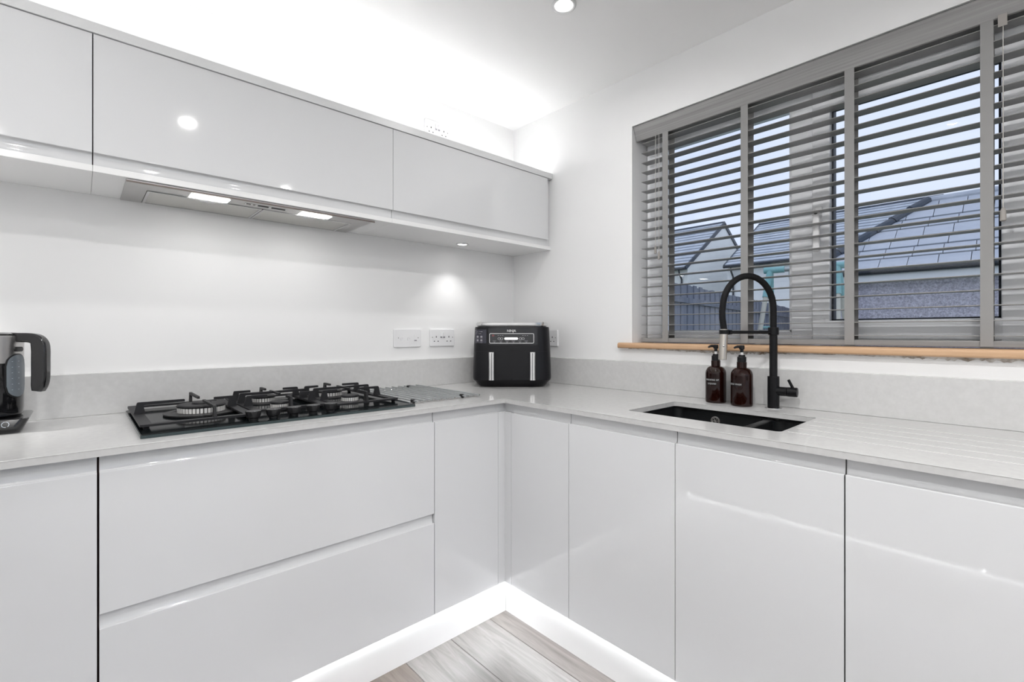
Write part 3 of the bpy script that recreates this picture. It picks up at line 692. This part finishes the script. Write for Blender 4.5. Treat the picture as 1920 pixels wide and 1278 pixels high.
support('', -1.226, -.992, -.455, -.042, [(-1.224, -.315, 1, 0, .060), (-1.224, -.135, 1, 0, .058), (-.994, -.315, -1, 0, .085), (-.994, -.135, -1, 0, .075), (-1.110, -.453, 0, 1, .080), (-1.110, -.044, 0, -1, .070)], [(-.228,)], [(-1.110, -.30, -.185)])
for k, kx in enumerate((-1.484, -1.430, -1.372, -1.314, -1.2595)):
    y = -.500; n = 36
    bm = NB(); rings = []
    for r_, z, am in ((.012, ZG+.0005, 0), (.012, ZG+.005, 0), (.0175, ZG+.008, 0), (.0205, ZG+.024, .06), (.0195, ZG+.0265, .06)):
        rings.append([bm.verts.new((kx+r_*(1+am*math.cos(9*2*math.pi*i/n))*math.cos(2*math.pi*i/n), y+r_*(1+am*math.cos(9*2*math.pi*i/n))*math.sin(2*math.pi*i/n), z)) for i in range(n)])
    for a, b_ in zip(rings, rings[1:]):
        for i in range(n): bm.faces.new((a[i], a[(i+1) % n], b_[(i+1) % n], b_[i]))
    bm.faces.new(rings[0][::-1]); bm.faces.new(rings[-1])
    ko = obj('knob', bm, 'knob_black', gh, 30)
    obj('pointer', BX(kx-.001, kx+.001, y-.018, y-.008, ZG+.0265, ZG+.0270), 'print_grey', ko)

# ------------------------------------------------------------------ roll-up drying rack
rk = thing('drying_rack', 'roll-up steel rod drying rack lying between hob and air fryer', 'drying rack', (-.825, -.265, WT1))
xs = [-.978+.0319*k for k in range(11)]
r0 = None
for x in xs:
    if r0 is None: r0 = obj('rod', tube(NB(), [(x, -.512, WT1+.0100), (x, -.024, WT1+.0100)], .0034, 10), 'rod_steel', rk)
    else: dup(r0, rk, (x-xs[0], 0, 0))
for y in (-.478, -.06):
    st = obj('side_strip', BX(xs[0]-.004, xs[-1]+.004, y-.006, y+.006, WT1+.0003, WT1+.0052, .001, 1), 'bright_steel', rk)
g0 = None
for x in xs[:]:
    for y in (-.478, -.06):
        big = x in (xs[1], xs[8])
        bm = NB()
        if big: box(bm, x-.0065, x+.0065, y-.008, y+.008, WT1+.0004, WT1+.0165, .003, 2)
        else: box(bm, x-.0035, x+.0035, y-.0045, y+.0045, WT1+.0045, WT1+.0085, .001, 1)
        obj('clip', bm, 'plastic_black' if big else 'bright_steel', rk)

# ------------------------------------------------------------------ air fryer
AFY = R(47.655-90)
af = thing('air_fryer', 'black two-drawer air fryer with steel handles standing in the corner', 'air fryer', (-.243, -.252, WT1), AFY)
prz = [(0, .158, .100), (.004, .162, .103), (.034, .1905, .130), (.045, .193, .1325), (.10, .1915, .132), (.20, .188, .1295), (.285, .1835, .126), (.290, .181, .124), (.2905, .176, .120)]
def wd_at(z):
    for (a, wa, da), (b, wb_, db) in zip(prz, prz[1:]):
        if a <= z <= b: t = (z-a)/(b-a); return wa+(wb_-wa)*t, da+(db-da)*t
    return prz[-1][1:]
NS = 5.2
def fsurf(x, z, off=0.):
    w_, d_ = wd_at(z); return Vector((x, -(d_*(max(0, 1-abs(x/w_)**NS))**(1/NS))-off, z))
def sup(w_, d_, n=72):
    out = []
    for i in range(n):
        a = 2*math.pi*i/n; c_, s_ = math.cos(a), math.sin(a)
        out.append((w_*math.copysign(abs(c_)**(2/NS), c_), d_*math.copysign(abs(s_)**(2/NS), s_)))
    return out
def loft(bm, secs):
    rings = [[bm.verts.new((x_, y_, z)) for x_, y_ in sup(w_, d_)] for z, w_, d_ in secs]
    for a, b in zip(rings, rings[1:]):
        for i in range(len(a)): bm.faces.new((a[i], a[(i+1) % len(a)], b[(i+1) % len(a)], b[i]))
    bm.faces.new(rings[0][::-1]); bm.faces.new(rings[-1]); return bm
def patch(x0, x1, z0, z1, off, nx=16, nz=6, inn=-.002, r=0):
    bm = NB(); G = [[bm.verts.new(fsurf(x0+(x1-x0)*i/nx, z0+(z1-z0)*j/nz, off)) for i in range(nx+1)] for j in range(nz+1)]
    for j in range(nz):
        for i in range(nx): bm.faces.new((G[j][i], G[j][i+1], G[j+1][i+1], G[j+1][i]))
    bd = G[0]+[G[j][nx] for j in range(1, nz+1)]+G[nz][::-1][1:]+[G[j][0] for j in range(nz-1, 0, -1)]
    inner = [bm.verts.new(v.co+Vector((0, off-inn, 0))) for v in bd]
    n = len(bd)
    for i in range(n): bm.faces.new((bd[i], inner[i], inner[(i+1) % n], bd[(i+1) % n]))
    bm.faces.new(inner)
    return bm
body = obj('body', loft(NB(), prz), 'fryer_black', af, 30)
obj('lid', loft(NB(), [(.2905, .172, .117), (.2955, .172, .117)]), 'plastic_gloss_black', af, 30)
obj('top_plate', loft(NB(), [(.2958, .175, .120), (.299, .1765, .121), (.3100, .1765, .121), (.3120, .173, .118)]), 'bright_steel', af, 30)
for sx in (-.155, .15): obj('top_bolt', lathe(NB(), [(.0045, .3120), (.0045, .3145), (0, .3150)], (sx, -.095, 0), 12), 'nickel', af)
for sx, lab in ((-1, 0), (1, 0)):
    a, b = sorted((sx*.0015, sx*.172))
    dr = obj('drawer', patch(a, b, .036, .1725, .003), 'fryer_black', af)
    hx = sx*.0965
    bm = NB(); pr = rpoly([(-.0145, -.0), (-.0145, -.016), (-.010, -.024), (.010, -.024), (.0145, -.016), (.0145, 0)], [0, .003, .003, .003, .003, 0], 2)
    y0_ = fsurf(hx, .1).y-.002
    prism(bm, pr, .037, .170, lambda q, x_, y_: (hx+x_, y0_+y_, q)); ho = obj('handle', bm, 'bright_steel', dr)
    obj('handle_groove', BX(hx-.0012, hx+.0012, y0_-.0246, y0_-.0236, .038, .166), 'plastic_black', ho)
pn = obj('control_panel', patch(-.112, .122, .204, .284, .0015, 20, 4), 'fryer_panel', af)
def onp(off): return lambda x_, y_: fsurf(x_, y_, off)
# raised screen with a white outline
obj('screen', patch(-.107, .104, .2135, .2565, .0022, 20, 3, -.0), 'fryer_screen', pn)
V, F = ribbon(rrect(-.1075, .1045, .212, .258, .006, 4), rrect(-.1050, .102, .2145, .2555, .004, 4))
# subdivide long sides so that the outline follows the bowed front
def dense(loop, st=.01):
    out = []
    for i in range(len(loop)):
        a = Vector(loop[i]); b = Vector(loop[(i+1) % len(loop)]); n = max(1, int((b-a).length/st))
        for k in range(n): q = a+(b-a)*k/n; out.append((q.x, q.y))
    return out
def band(o0, o1, i0, i1):   # same number of points on both loops: built from the corner form
    L1 = rrect(*o0, o1, 4); L2 = rrect(*i0, i1, 4); A, B = [], []
    for i in range(len(L1)):
        a, b = Vector(L1[i]), Vector(L1[(i+1) % len(L1)]); c_, d = Vector(L2[i]), Vector(L2[(i+1) % len(L2)]); n = max(1, int((b-a).length/.008))
        for k in range(n): p = a+(b-a)*k/n; q = c_+(d-c_)*k/n; A.append((p.x, p.y)); B.append((q.x, q.y))
    return ribbon(A, B)
V, F = band((-.1085, .1050, .211, .259), .006, (-.1062, .1027, .2133, .2567), .0042)
obj('outline', mapped(NB(), V, F, onp(.0026)), 'print_white', pn, recalc=False)
def solid_rr(x0, x1, z0, z1, r):
    lp = dense(rrect(x0, x1, z0, z1, r, 5), .008); return lp, [tuple(range(len(lp)))]
V, F = solid_rr(-.037, .029, .2285, .2395, .0052); obj('display', mapped(NB(), V, F, onp(.0034)), 'display_lit', pn, recalc=False)
for a in (-.068, .034):
    for h_ in (0, .0125):
        V, F = band((a+h_, a+h_+.0125, .229, .2385), .0035, (a+h_+.0009, a+h_+.0116, .2299, .2376), .0028)
        obj('button_mark', mapped(NB(), V, F, onp(.003)), 'print_white', pn, recalc=False)
bm = NB()
for k in range(6):
    x = -.084+.0305*k; V, F = solid_rr(x-.004, x+.004, .2165, .2182, .0006); mapped(bm, V, F, onp(.003))
    V, F = solid_rr(x-.009, x+.008, .2222, .2232, .0003); mapped(bm, V, F, onp(.003))
for k in range(3):
    for s_ in (-.066, .052): V, F = solid_rr(s_+.011*k-.003, s_+.011*k+.003, .2478, .2496, .0006); mapped(bm, V, F, onp(.003))
obj('legend', bm, 'print_grey', pn, recalc=False)
V, F = solid_rr(-.096, -.084, .2445, .2525, .0039); obj('power_button', mapped(NB(), V, F, onp(.003)), 'print_red', pn, recalc=False)
V, F = text2d('NINJA', .0165, .95); obj('lettering', mapped(NB(), V, F, lambda x_, y_: fsurf(x_-.0025, y_+.2705, .0026)), 'print_white', pn, recalc=False)
stk = obj('sticker', patch(-.1795, -.123, .212, .277, .0012, 10, 4), 'sticker', af)
bm = NB()
for (x0, x1, z0, z1) in ((-.170, -.142, .2655, .2680), (-.173, -.150, .2580, .2592), (-.174, -.146, .2555, .2565)): V, F = solid_rr(x0, x1, z0, z1, .0004); mapped(bm, V, F, onp(.0022))
for cx_ in (-.1655, -.147):
    for cz_ in (.243, .226):
        V, F = solid_rr(cx_-.005, cx_+.005, cz_-.0045, cz_+.0045, .003); mapped(bm, V, F, onp(.0022))
        V, F = solid_rr(cx_-.007, cx_+.007, cz_-.0078, cz_-.0068, .0003); mapped(bm, V, F, onp(.0022))
V, F = solid_rr(-.174, -.142, .2135, .2148, .0004); mapped(bm, V, F, onp(.0022))
obj('print', bm, 'print_grey', stk, recalc=False)

# ------------------------------------------------------------------ kettle
kx, ky = -2.045, -.150; KA = R(-25)
kt = thing('kettle', 'black and steel electric kettle on its base at the left edge', 'kettle', (kx, ky, WT1), KA)
def kl(r, a, z): return (r*math.cos(a), r*math.sin(a), z)      # local: handle along +x
# base (local, turned back so its sides run with the worktop)
rot = Matrix.Rotation(-KA, 3, 'Z')
lp = [tuple((rot @ Vector((x_, y_, 0)))[:2]) for x_, y_ in rrect(-.085, .084, -.100, .088, .022, 5)]
lpm = [tuple((rot @ Vector((x_, y_, 0)))[:2]) for x_, y_ in rrect(-.084, .090, -.094, .087, .018, 5)]
bm = NB(); rings = [[bm.verts.new((x_*s_, y_*s_, z)) for x_, y_ in L_] for L_, s_, z in ((lp, .84, .0003), (lp, .92, .006), (lp, .98, .018), (lpm, 1.0, .036), (lpm, .97, .0385))]
for a, b in zip(rings, rings[1:]):
    for i in range(len(a)): bm.faces.new((a[i], a[(i+1) % len(a)], b[(i+1) % len(a)], b[i]))
bm.faces.new(rings[0][::-1]); bm.faces.new(rings[-1]); kb = obj('power_base', bm, 'plastic_gloss_black', kt)
# ring-shaped mark on the front of the base
fc = rot @ Vector((.047, -.0958, 0)); fn = rot @ Vector((0, -1, 0)); fs = rot @ Vector((1, 0, 0))
bm = NB(); n = 28; A = []; B = []
for i in range(n):
    a = R(-50)+R(330)*i/(n-1)
    for rr_, L_ in ((.0072, A), (.0062, B)): L_.append(bm.verts.new(fc+fn*(.0012-.0002*0)+fs*(rr_*math.cos(a))+Vector((0, 0, .0255+rr_*math.sin(a)))+fn*(-.0065*(rr_*math.sin(a)/.02))))
for i in range(n-1): bm.faces.new((A[i], A[i+1], B[i+1], B[i]))
obj('switch_mark', bm, 'kettle_mark', kb, recalc=False)
obj('body', lathe(NB(), [(0, .0388), (.070, .0388), (.074, .043), (.0752, .06), (.0752, .181), (0, .181)], (0, 0, 0), 64), 'plastic_gloss_black', kt)
obj('steel_band', lathe(NB(), [(.0748, .181), (.0752, .182), (.0752, .252), (.0745, .254), (0, .254)], (0, 0, 0), 64), 'brushed_steel', kt)
obj('lid', lathe(NB(), [(0, .2542), (.073, .2542), (.073, .258), (.06, .2625), (0, .2635)], (0, 0, 0), 48), 'plastic_gloss_black', kt)
# black spine left of the water window, window, knob
def cyl_patch(a0, a1, z0, z1, r, th, rr_, m, name, parent=kt):
    lp_ = rrect(a0*r, a1*r, z0, z1, rr_, 8); bm = NB()
    lp_ = dense(lp_, .006)
    o_ = [bm.verts.new(((r+th)*math.cos(s/r), (r+th)*math.sin(s/r), z)) for s, z in lp_]; i_ = [bm.verts.new(((r-.001)*math.cos(s/r), (r-.001)*math.sin(s/r), z)) for s, z in lp_]
    c_ = bm.verts.new(((r+th+.0006)*math.cos((a0+a1)/2), (r+th+.0006)*math.sin((a0+a1)/2), (z0+z1)/2)); n = len(o_)
    for i in range(n): bm.faces.new((o_[i], o_[(i+1) % n], c_)); bm.faces.new((i_[i], i_[(i+1) % n], o_[(i+1) % n], o_[i]))
    return obj(name, bm, m, parent, 50)
# vertical strips keep the curved window on the body
def strip_patch(a0, a1, z0, z1, r, th, m, name, parent=kt, n=14):
    bm = NB(); am = (a0+a1)/2; hw = (a1-a0)/2*r; cols = []
    for i in range(n+1):
        s = -hw+2*hw*i/n; e = hw-math.sqrt(max(0, hw*hw-s*s)); a = am+s/r
        cols.append([bm.verts.new((q*math.cos(a), q*math.sin(a), z)) for q, z in ((r-.001, z0+e), (r+th, z0+e), (r+th, z1-e), (r-.001, z1-e))])
    for p, q in zip(cols, cols[1:]):
        for k in range(4): bm.faces.new((p[k], q[k], q[(k+1) % 4], p[(k+1) % 4]))
    bm.faces.new(cols[0]); bm.faces.new(cols[-1][::-1])
    return obj(name, bm, m, parent)
strip_patch(R(-31), R(19), .088, .206, .0752, .0016, 'plastic_black', 'window_surround')
kw = strip_patch(R(-28), R(16), .091, .203, .0765, .0016, 'kettle_window', 'water_window')
bm = NB()
for k in range(6): 
    z = .110+.015*k
    for a0, a1 in ((-20, -4),):
        vs = [bm.verts.new((.0785*math.cos(R(a)), .0785*math.sin(R(a)), zz)) for a, zz in ((a0, z), (a1, z), (a1, z+.0009), (a0, z+.0009))]; bm.faces.new(vs)
obj('level_marks', bm, 'kettle_mark', kw, recalc=False)
cyl_patch(R(-14), R(6), .211, .224, .0752, .004, .006, 'plastic_black', 'lid_button')
# handle: swept rounded bar
hp = [(.045, .262-.012), (.075, .262-.013), (.100, .262-.014), (.113, .243), (.1195, .232), (.1215, .215), (.1215, .19), (.1215, .16), (.121, .135), (.119, .118), (.1165, .104)]
hws = (.0125, .0125, .013, .0145, .0165, .017, .017, .017, .0165, .015, .011)
def cat(P, t, i): 
    p0, p1, p2, p3 = P[max(i-1, 0)], P[i], P[i+1], P[min(i+2, len(P)-1)]
    return .5*(2*p1+(p2-p0)*t+(2*p0-5*p1+4*p2-p3)*t*t+(3*p1-p0-3*p2+p3)*t**3)
HX = [p[0] for p in hp]; HZ = [p[1] for p in hp]; NI = 4
idx = [(i, k/NI) for i in range(len(hp)-1) for k in range(NI)]+[(len(hp)-2, 1.)]
hp = [(cat(HX, t, i), cat(HZ, t, i)) for i, t in idx]; hws = [cat(hws, t, i) for i, t in idx]
bm = NB(); rings = []
for i, (px, pz) in enumerate(hp):
    a = Vector(hp[max(i-1, 0)]); b = Vector(hp[min(i+1, len(hp)-1)]); t_ = (b-a).normalized(); nrm = Vector((t_.y, -t_.x))
    hw = hws[i]; hv = .0135
    rings.append([bm.verts.new((px+nrm.x*u_, v_, pz+nrm.y*u_)) for u_, v_ in rrect(-hw, hw, -hv, hv, .006, 4)])
for a, b in zip(rings, rings[1:]):
    for i in range(len(a)): bm.faces.new((a[i], a[(i+1) % len(a)], b[(i+1) % len(a)], b[i]))
bm.faces.new(rings[0][::-1]); bm.faces.new(rings[-1]); obj('handle', bm, 'plastic_gloss_black', kt, 50)

# ------------------------------------------------------------------ sockets and switch plates
def plate_xf(wall, u, z):   # returns map (a along wall to the right, h up, out of the wall)
    if wall == 'hob': return lambda a, h_, o_: (u+a, -o_, z+h_)
    return lambda a, h_, o_: (-o_, u-a, z+h_)
def faceplate(name, label, wall, u, z, group):
    fx = plate_xf(wall, u, z); loc = fx(0, 0, 0)
    t_ = thing(name, label, 'socket', loc, group=group)
    bm = NB(); A = rrect(-.073, .073, -.043, .043, .006, 4); B = rrect(-.0695, .0695, -.0395, .0395, .005, 4)
    rings = [[bm.verts.new(fx(x_, y_, o_)) for x_, y_ in L_] for L_, o_ in ((A, .0004), (A, .007), (B, .0095))]
    for a, b in zip(rings, rings[1:]):
        for i in range(len(a)): bm.faces.new((a[i], a[(i+1) % len(a)], b[(i+1) % len(a)], b[i]))
    bm.faces.new(rings[0][::-1]); bm.faces.new(rings[-1]); obj('plate', bm, 'socket_white', t_)
    return t_, fx
def slab(t_, fx, name, x0, x1, y0, y1, o0, o1, m, r=.0008):
    return obj(name, prism(NB(), rrect(x0, x1, y0, y1, r, 3), o0, o1, lambda q, x_, y_: fx(x_, y_, q)), m, t_)
def double_socket(label, wall, u, z):
    t_, fx = faceplate('double_socket', label, wall, u, z, 'double sockets')
    for s_ in (-1, 1):
        cx_ = s_*.038
        slab(t_, fx, 'pin_hole', cx_-.0022, cx_+.0022, .000, .0085, .0095, .0098, 'socket_hole')
        for d_ in (-1, 1): slab(t_, fx, 'pin_hole', cx_+d_*.0110-.0034, cx_+d_*.0110+.0034, -.0195, -.0155, .0095, .0098, 'socket_hole')
        slab(t_, fx, 'screw', s_*.061-.0024, s_*.061+.0024, -.0004, .0044, .0095, .0100, 'screw', .0022)
        sw = slab(t_, fx, 'rocker_switch', s_*.0085-.0055, s_*.0085+.0055, .006, .028, .0095, .0135, 'socket_white', .001)
        slab(t_, fx, 'rocker_foot', s_*.0085-.0055, s_*.0085+.0055, -.001, .006, .0095, .0105, 'print_grey' if wall == 'hob' else 'socket_white', .0008)
double_socket('white double socket on the hob wall, nearer the air fryer', 'hob', -.4975, 1.128)
double_socket('white double socket on the window wall, partly hidden behind the air fryer', 'win', -.274, 1.125)
double_socket('white double socket high above the cornice near the ceiling', 'hob', -.528, 2.169)
t_, fx = faceplate('aerial_plate', 'white aerial and telephone plate on the hob wall, left of the double socket', 'hob', -.696, 1.127, 'aerial plates')
for a in (-.033, .004):
    obj('round_outlet', lathe(NB(), [(.0085, -.0095), (.0085, -.0125), (.0055, -.0125), (.0055, -.0108), (.0018, -.0108), (.0018, -.0122), (0, -.0122)], fx(a, -.003, 0), 24, 'y'), 'socket_white', t_)
ph_ = slab(t_, fx, 'telephone_outlet', .032, .048, -.014, .016, .0095, .0125, 'socket_white', .001)
slab(ph_, fx, 'slot', .0335, .0465, -.0135, -.0085, .0125, .0128, 'print_grey')
for a in (-.050, .056): slab(t_, fx, 'screw', a-.0022, a+.0022, -.0008, .0036, .0095, .0100, 'screw', .002)

# ------------------------------------------------------------------ outdoors
GZ = -.15
tag(obj('ground', BX(-30, 70, -40, 60, GZ-.1, GZ), 'grass'), 'lawn outside the window', 'ground', kind='structure')
# fence along the left of the garden
fn_ = thing('garden_fence', 'dark weathered board fence along the garden outside the window', 'fence', (2.0, .80, GZ))
f0 = Vector((2.0, .80)); f1 = Vector((13.2, 2.46)); dv = (f1-f0); Lf = dv.length; dv.normalize(); ang = math.atan2(dv.y, dv.x)
nb = int(Lf/.125); b0 = None
for k in range(nb):
    if b0 is None:
        b0 = obj('board', BX(2.0-.0, 2.0+.128, .80-.010, .80+.008, GZ+.02, 1.80), 'fence_wood', fn_)
        b0.rotation_euler = (0, 0, ang)
        c = b0
    else: c = dup(b0, fn_)
    q = dv*(.125*k); c.location = (q.x+(.012 if k % 2 else 0)*(-dv.y), q.y+(.012 if k % 2 else 0)*dv.x, random.uniform(-.012, .012))
for zz in (.25, .95, 1.55):
    rl = obj('rail', BX(2.0, 2.0+Lf, .80-.045, .80-.012, zz, zz+.07), 'fence_wood', fn_); rl.rotation_euler = (0, 0, ang)

def gable_house(name, label, rx, y0, y1, hw, ze, zr_, wallm, courses=15):
    """ridge along y at x=rx from y0 to y1"""
    h_ = thing(name, label, 'house', (rx, (y0+y1)/2, GZ), group='houses beyond the fence')
    prism_pts = [(rx-hw+.3, GZ), (rx+hw-.3, GZ), (rx+hw-.3, ze), (rx, zr_-.12), (rx-hw+.3, ze)]
    obj('wall', prism(NB(), prism_pts, y0+.05*(1 if y1 > y0 else -1), y1, lambda a, p, q: (p, a, q)), wallm, h_)
    pit = math.atan2(zr_-ze, hw); SL = math.hypot(hw, zr_-ze); st = SL/courses
    obj('roof_deck_shade', prism(NB(), [(rx-hw, ze-.03), (rx+hw, ze-.03), (rx, zr_-.03)], y0+.25*(1 if y1 > y0 else -1), y1, lambda a, p, q: (p, a, q)), 'slate_dark', h_)  # deck kept dark so the course gaps read as shadow lines
    for sgn in (-1, 1):
        first = None
        for k in range(courses):
            if first is None:
                # tapered course: butt end thick
                pr = [(-st*.10, 0), (-st*.92, .0), (-st*.92, .06), (-st*.10, .045)]
                def fnc(a, p, q): 
                    d_ = -p+st*0; return (rx+sgn*(math.cos(pit)*(d_)+math.sin(pit)*q), a, zr_-math.sin(pit)*d_+math.cos(pit)*q)
                first = obj('tile_course', prism(NB(), pr, y0, y1, fnc), 'slate_tile', h_); c = first
            else: c = dup(first, h_, (sgn*math.cos(pit)*st*k, 0, -math.sin(pit)*st*k))
        obj('gutter', tube(NB(), [(rx+sgn*(hw+.06), y0, ze-.05), (rx+sgn*(hw+.06), y1, ze-.05)], .07, 10), 'gutter_black', h_)
        obj('verge', prism(NB(), [(0, -.12), (SL, -.12), (SL, .07), (0, .07)], y0-.02*(1 if y1 > y0 else -1), y0+.05*(1 if y1 > y0 else -1), lambda a, p, q: (rx+sgn*(math.cos(pit)*p+math.sin(pit)*q), a, zr_-math.sin(pit)*p+math.cos(pit)*q)), 'slate_dark', h_)
    obj('ridge_tile', tube(NB(), [(rx, y0, zr_+.01), (rx, y1, zr_+.01)], .10, 10), 'slate_dark', h_)
    yd_ = y0+.35*(1 if y1 > y0 else -1)
    obj('downpipe', tube(NB(), [(rx-hw-.05, yd_, ze-.1), (rx-hw+.02, yd_, ze-.3), (rx-hw+.24, yd_, ze-.55), (rx-hw+.24, yd_, GZ)], .045, 8), 'gutter_black', h_)
    return h_
gable_house('house', 'cream rendered house with a slate roof, gable end toward the window', 25.5, 9.87, 20., 4.55, 4.48, 7.45, 'render_cream')
gable_house('house', 'white house with a long slate roof right of the cream gable', 26.2, 8.26, .60, 4.5, 4.45, 7.15, 'render_white')

# hipped outbuilding across the garden, tiles built one by one
ob = thing('outbuilding', 'low rough-cast outbuilding with a hipped roof of large grey tiles', 'house', (12.26, -2.2, GZ))
kx0, ky0, ke, hwid, rise = 10.3, 1.5, 2.44, 1.96, 1.66
y_end = -6.2
obj('wall', BX(kx0+.28, kx0+2*hwid-.28, ky0-.28, y_end+.28, GZ, ke-.02), 'pebble_dash', ob)
bm = NB(); r1 = bm.verts.new((kx0+hwid, ky0-hwid, ke+rise-.03)); r2 = bm.verts.new((kx0+hwid, y_end+hwid, ke+rise-.03))
cs = [bm.verts.new(p) for p in ((kx0+.02, ky0-.02, ke-.02), (kx0+2*hwid-.02, ky0-.02, ke-.02), (kx0+2*hwid-.02, y_end+.02, ke-.02), (kx0+.02, y_end+.02, ke-.02))]
for f in ((cs[0], cs[1], r1), (cs[2], cs[3], r2), (cs[3], cs[0], r1, r2), (cs[1], cs[2], r2, r1), (cs[3], cs[2], cs[1], cs[0])): bm.faces.new(f)
obj('roof_deck_shade', bm, 'slate_dark', ob)  # dark colour stands in for shade between the tile rows
pit = math.atan2(rise, hwid); SL = math.hypot(hwid, rise); NCR = 7; st = SL/NCR; TW = .46
tmesh = None
for j in range(NCR):
    d0 = SL-(j+1)*st            # distance from ridge to this course's lower edge is SL - ...
    lo = j*st; hi = lo+st*.93
    yl = ky0-math.cos(pit)*lo; yr = y_end+math.cos(pit)*lo
    y = yl-(.0 if j % 2 == 0 else TW*.5)
    ycell = yl
    first = True
    while ycell > yr+.02:
        wdt = (TW*.5 if (first and j % 2) else TW); first = False
        a0, a1 = ycell, max(ycell-wdt, yr)
        # clip the outer corner along the hip
        cut = math.cos(pit)*(hi-lo) if abs(a0-yl) < 1e-6 else 0
        full = cut == 0 and a0-a1 > TW-.001
        key = 'full'
        def tp_(s, y_, q): return (kx0+math.cos(pit)*s-math.sin(pit)*q, y_, ke+math.sin(pit)*s+math.cos(pit)*q)
        if full and tmesh is not None:
            o = tmesh.copy(); COL.objects.link(o); o.parent = ob
            o.location = (math.cos(pit)*(lo-tm0[0]), a0-tm0[1], math.sin(pit)*(lo-tm0[0]))
        else:
            bm = NB()
            pts_ = [(lo, a0-.006), (lo, a1+.006), (hi, a1+.006), (hi, max(a0-.006-cut, a1+.007))]
            A = [bm.verts.new(tp_(s, y_, .050 if s == lo else .034)) for s, y_ in pts_]; B = [bm.verts.new(tp_(s, y_, .008 if s == lo else .0)) for s, y_ in pts_]
            for i in range(4): bm.faces.new((A[i], A[(i+1) % 4], B[(i+1) % 4], B[i]))
            bm.faces.new(A[::-1]); bm.faces.new(B)
            o = obj('roof_tile', bm, 'concrete_tile', ob)
            if full: tmesh = o; tm0 = (lo, a0)
        ycell -= wdt
obj('ridge_tile', tube(NB(), [(kx0+hwid, ky0-hwid, ke+rise+.02), (kx0+hwid, y_end+hwid, ke+rise+.02)], .09, 10), 'concrete_tile', ob)
hipv = Vector((hwid, -hwid, rise))
for k in range(7):
    a = Vector((kx0, ky0, ke+.03))+hipv*(k/7.0); b = Vector((kx0, ky0, ke+.03))+hipv*((k+.98)/7.0)
    obj('hip_tile', tube(NB(), [a, b], [.12, .10], 10), 'slate_dark', ob)
obj('gutter', tube(NB(), [(kx0-.06, ky0+.06, ke-.03), (kx0-.06, y_end, ke-.03)], .06, 12), 'gutter_black', ob)
obj('fascia', BX(kx0-.005, kx0+.02, ky0+.0, y_end, ke-.22, ke+.0), 'soffit_white', ob)
obj('soffit', BX(kx0+.02, kx0+.28, ky0+.0, y_end, ke-.22, ke-.19), 'soffit_white', ob)
# swing frame on the lawn
sw = thing('swing_frame', 'garden swing frame with teal joints standing on the lawn', 'swing', (7.17, .6, GZ))
A = Vector((7.11, 1.08, 2.25)); B = Vector((7.24, .11, 2.25))
obj('top_bar', tube(NB(), [A+(B-A)*.1, B-(B-A)*.1], .042, 14), 'swing_pole', sw)
for P_, q in ((A, 1), (B, -1)):
    dq = (B-A).normalized()*q
    jn = obj('joint', tube(NB(), [P_-dq*.10, P_-dq*.095, P_+dq*.22, P_+dq*.225], [.045, .056, .056, .048], 16), 'swing_teal', sw)
    for sx in (-1, 1):
        foot = Vector((P_.x+sx*.62, P_.y-dq.y*(-.10)*0+(.16*q), GZ)); dirv = (foot-P_)
        obj('leg', tube(NB(), [P_+dirv*.10, foot], .040, 12), 'swing_leg', sw)
        obj('leg_socket', tube(NB(), [P_, P_+dirv*.20], .052, 12), 'swing_teal', sw)
    obj('brace', tube(NB(), [P_+Vector((-.26, .07*q, -1.0)), P_+Vector((.26, .07*q, -1.0))], .022, 10), 'swing_teal', sw)
for k in (.30, .70):
    P_ = A+(B-A)*k
    hk = obj('hook', tube(NB(), [P_+Vector((0, 0, -.04)), P_+Vector((0, 0, -.14))], .014, 8), 'swing_pole', sw)
    obj('rope', tube(NB(), [P_+Vector((0, 0, -.14)), P_+Vector((.05, -.06, -.6)), P_+Vector((.10, -.10, -1.45))], .008, 6), 'cord', sw)
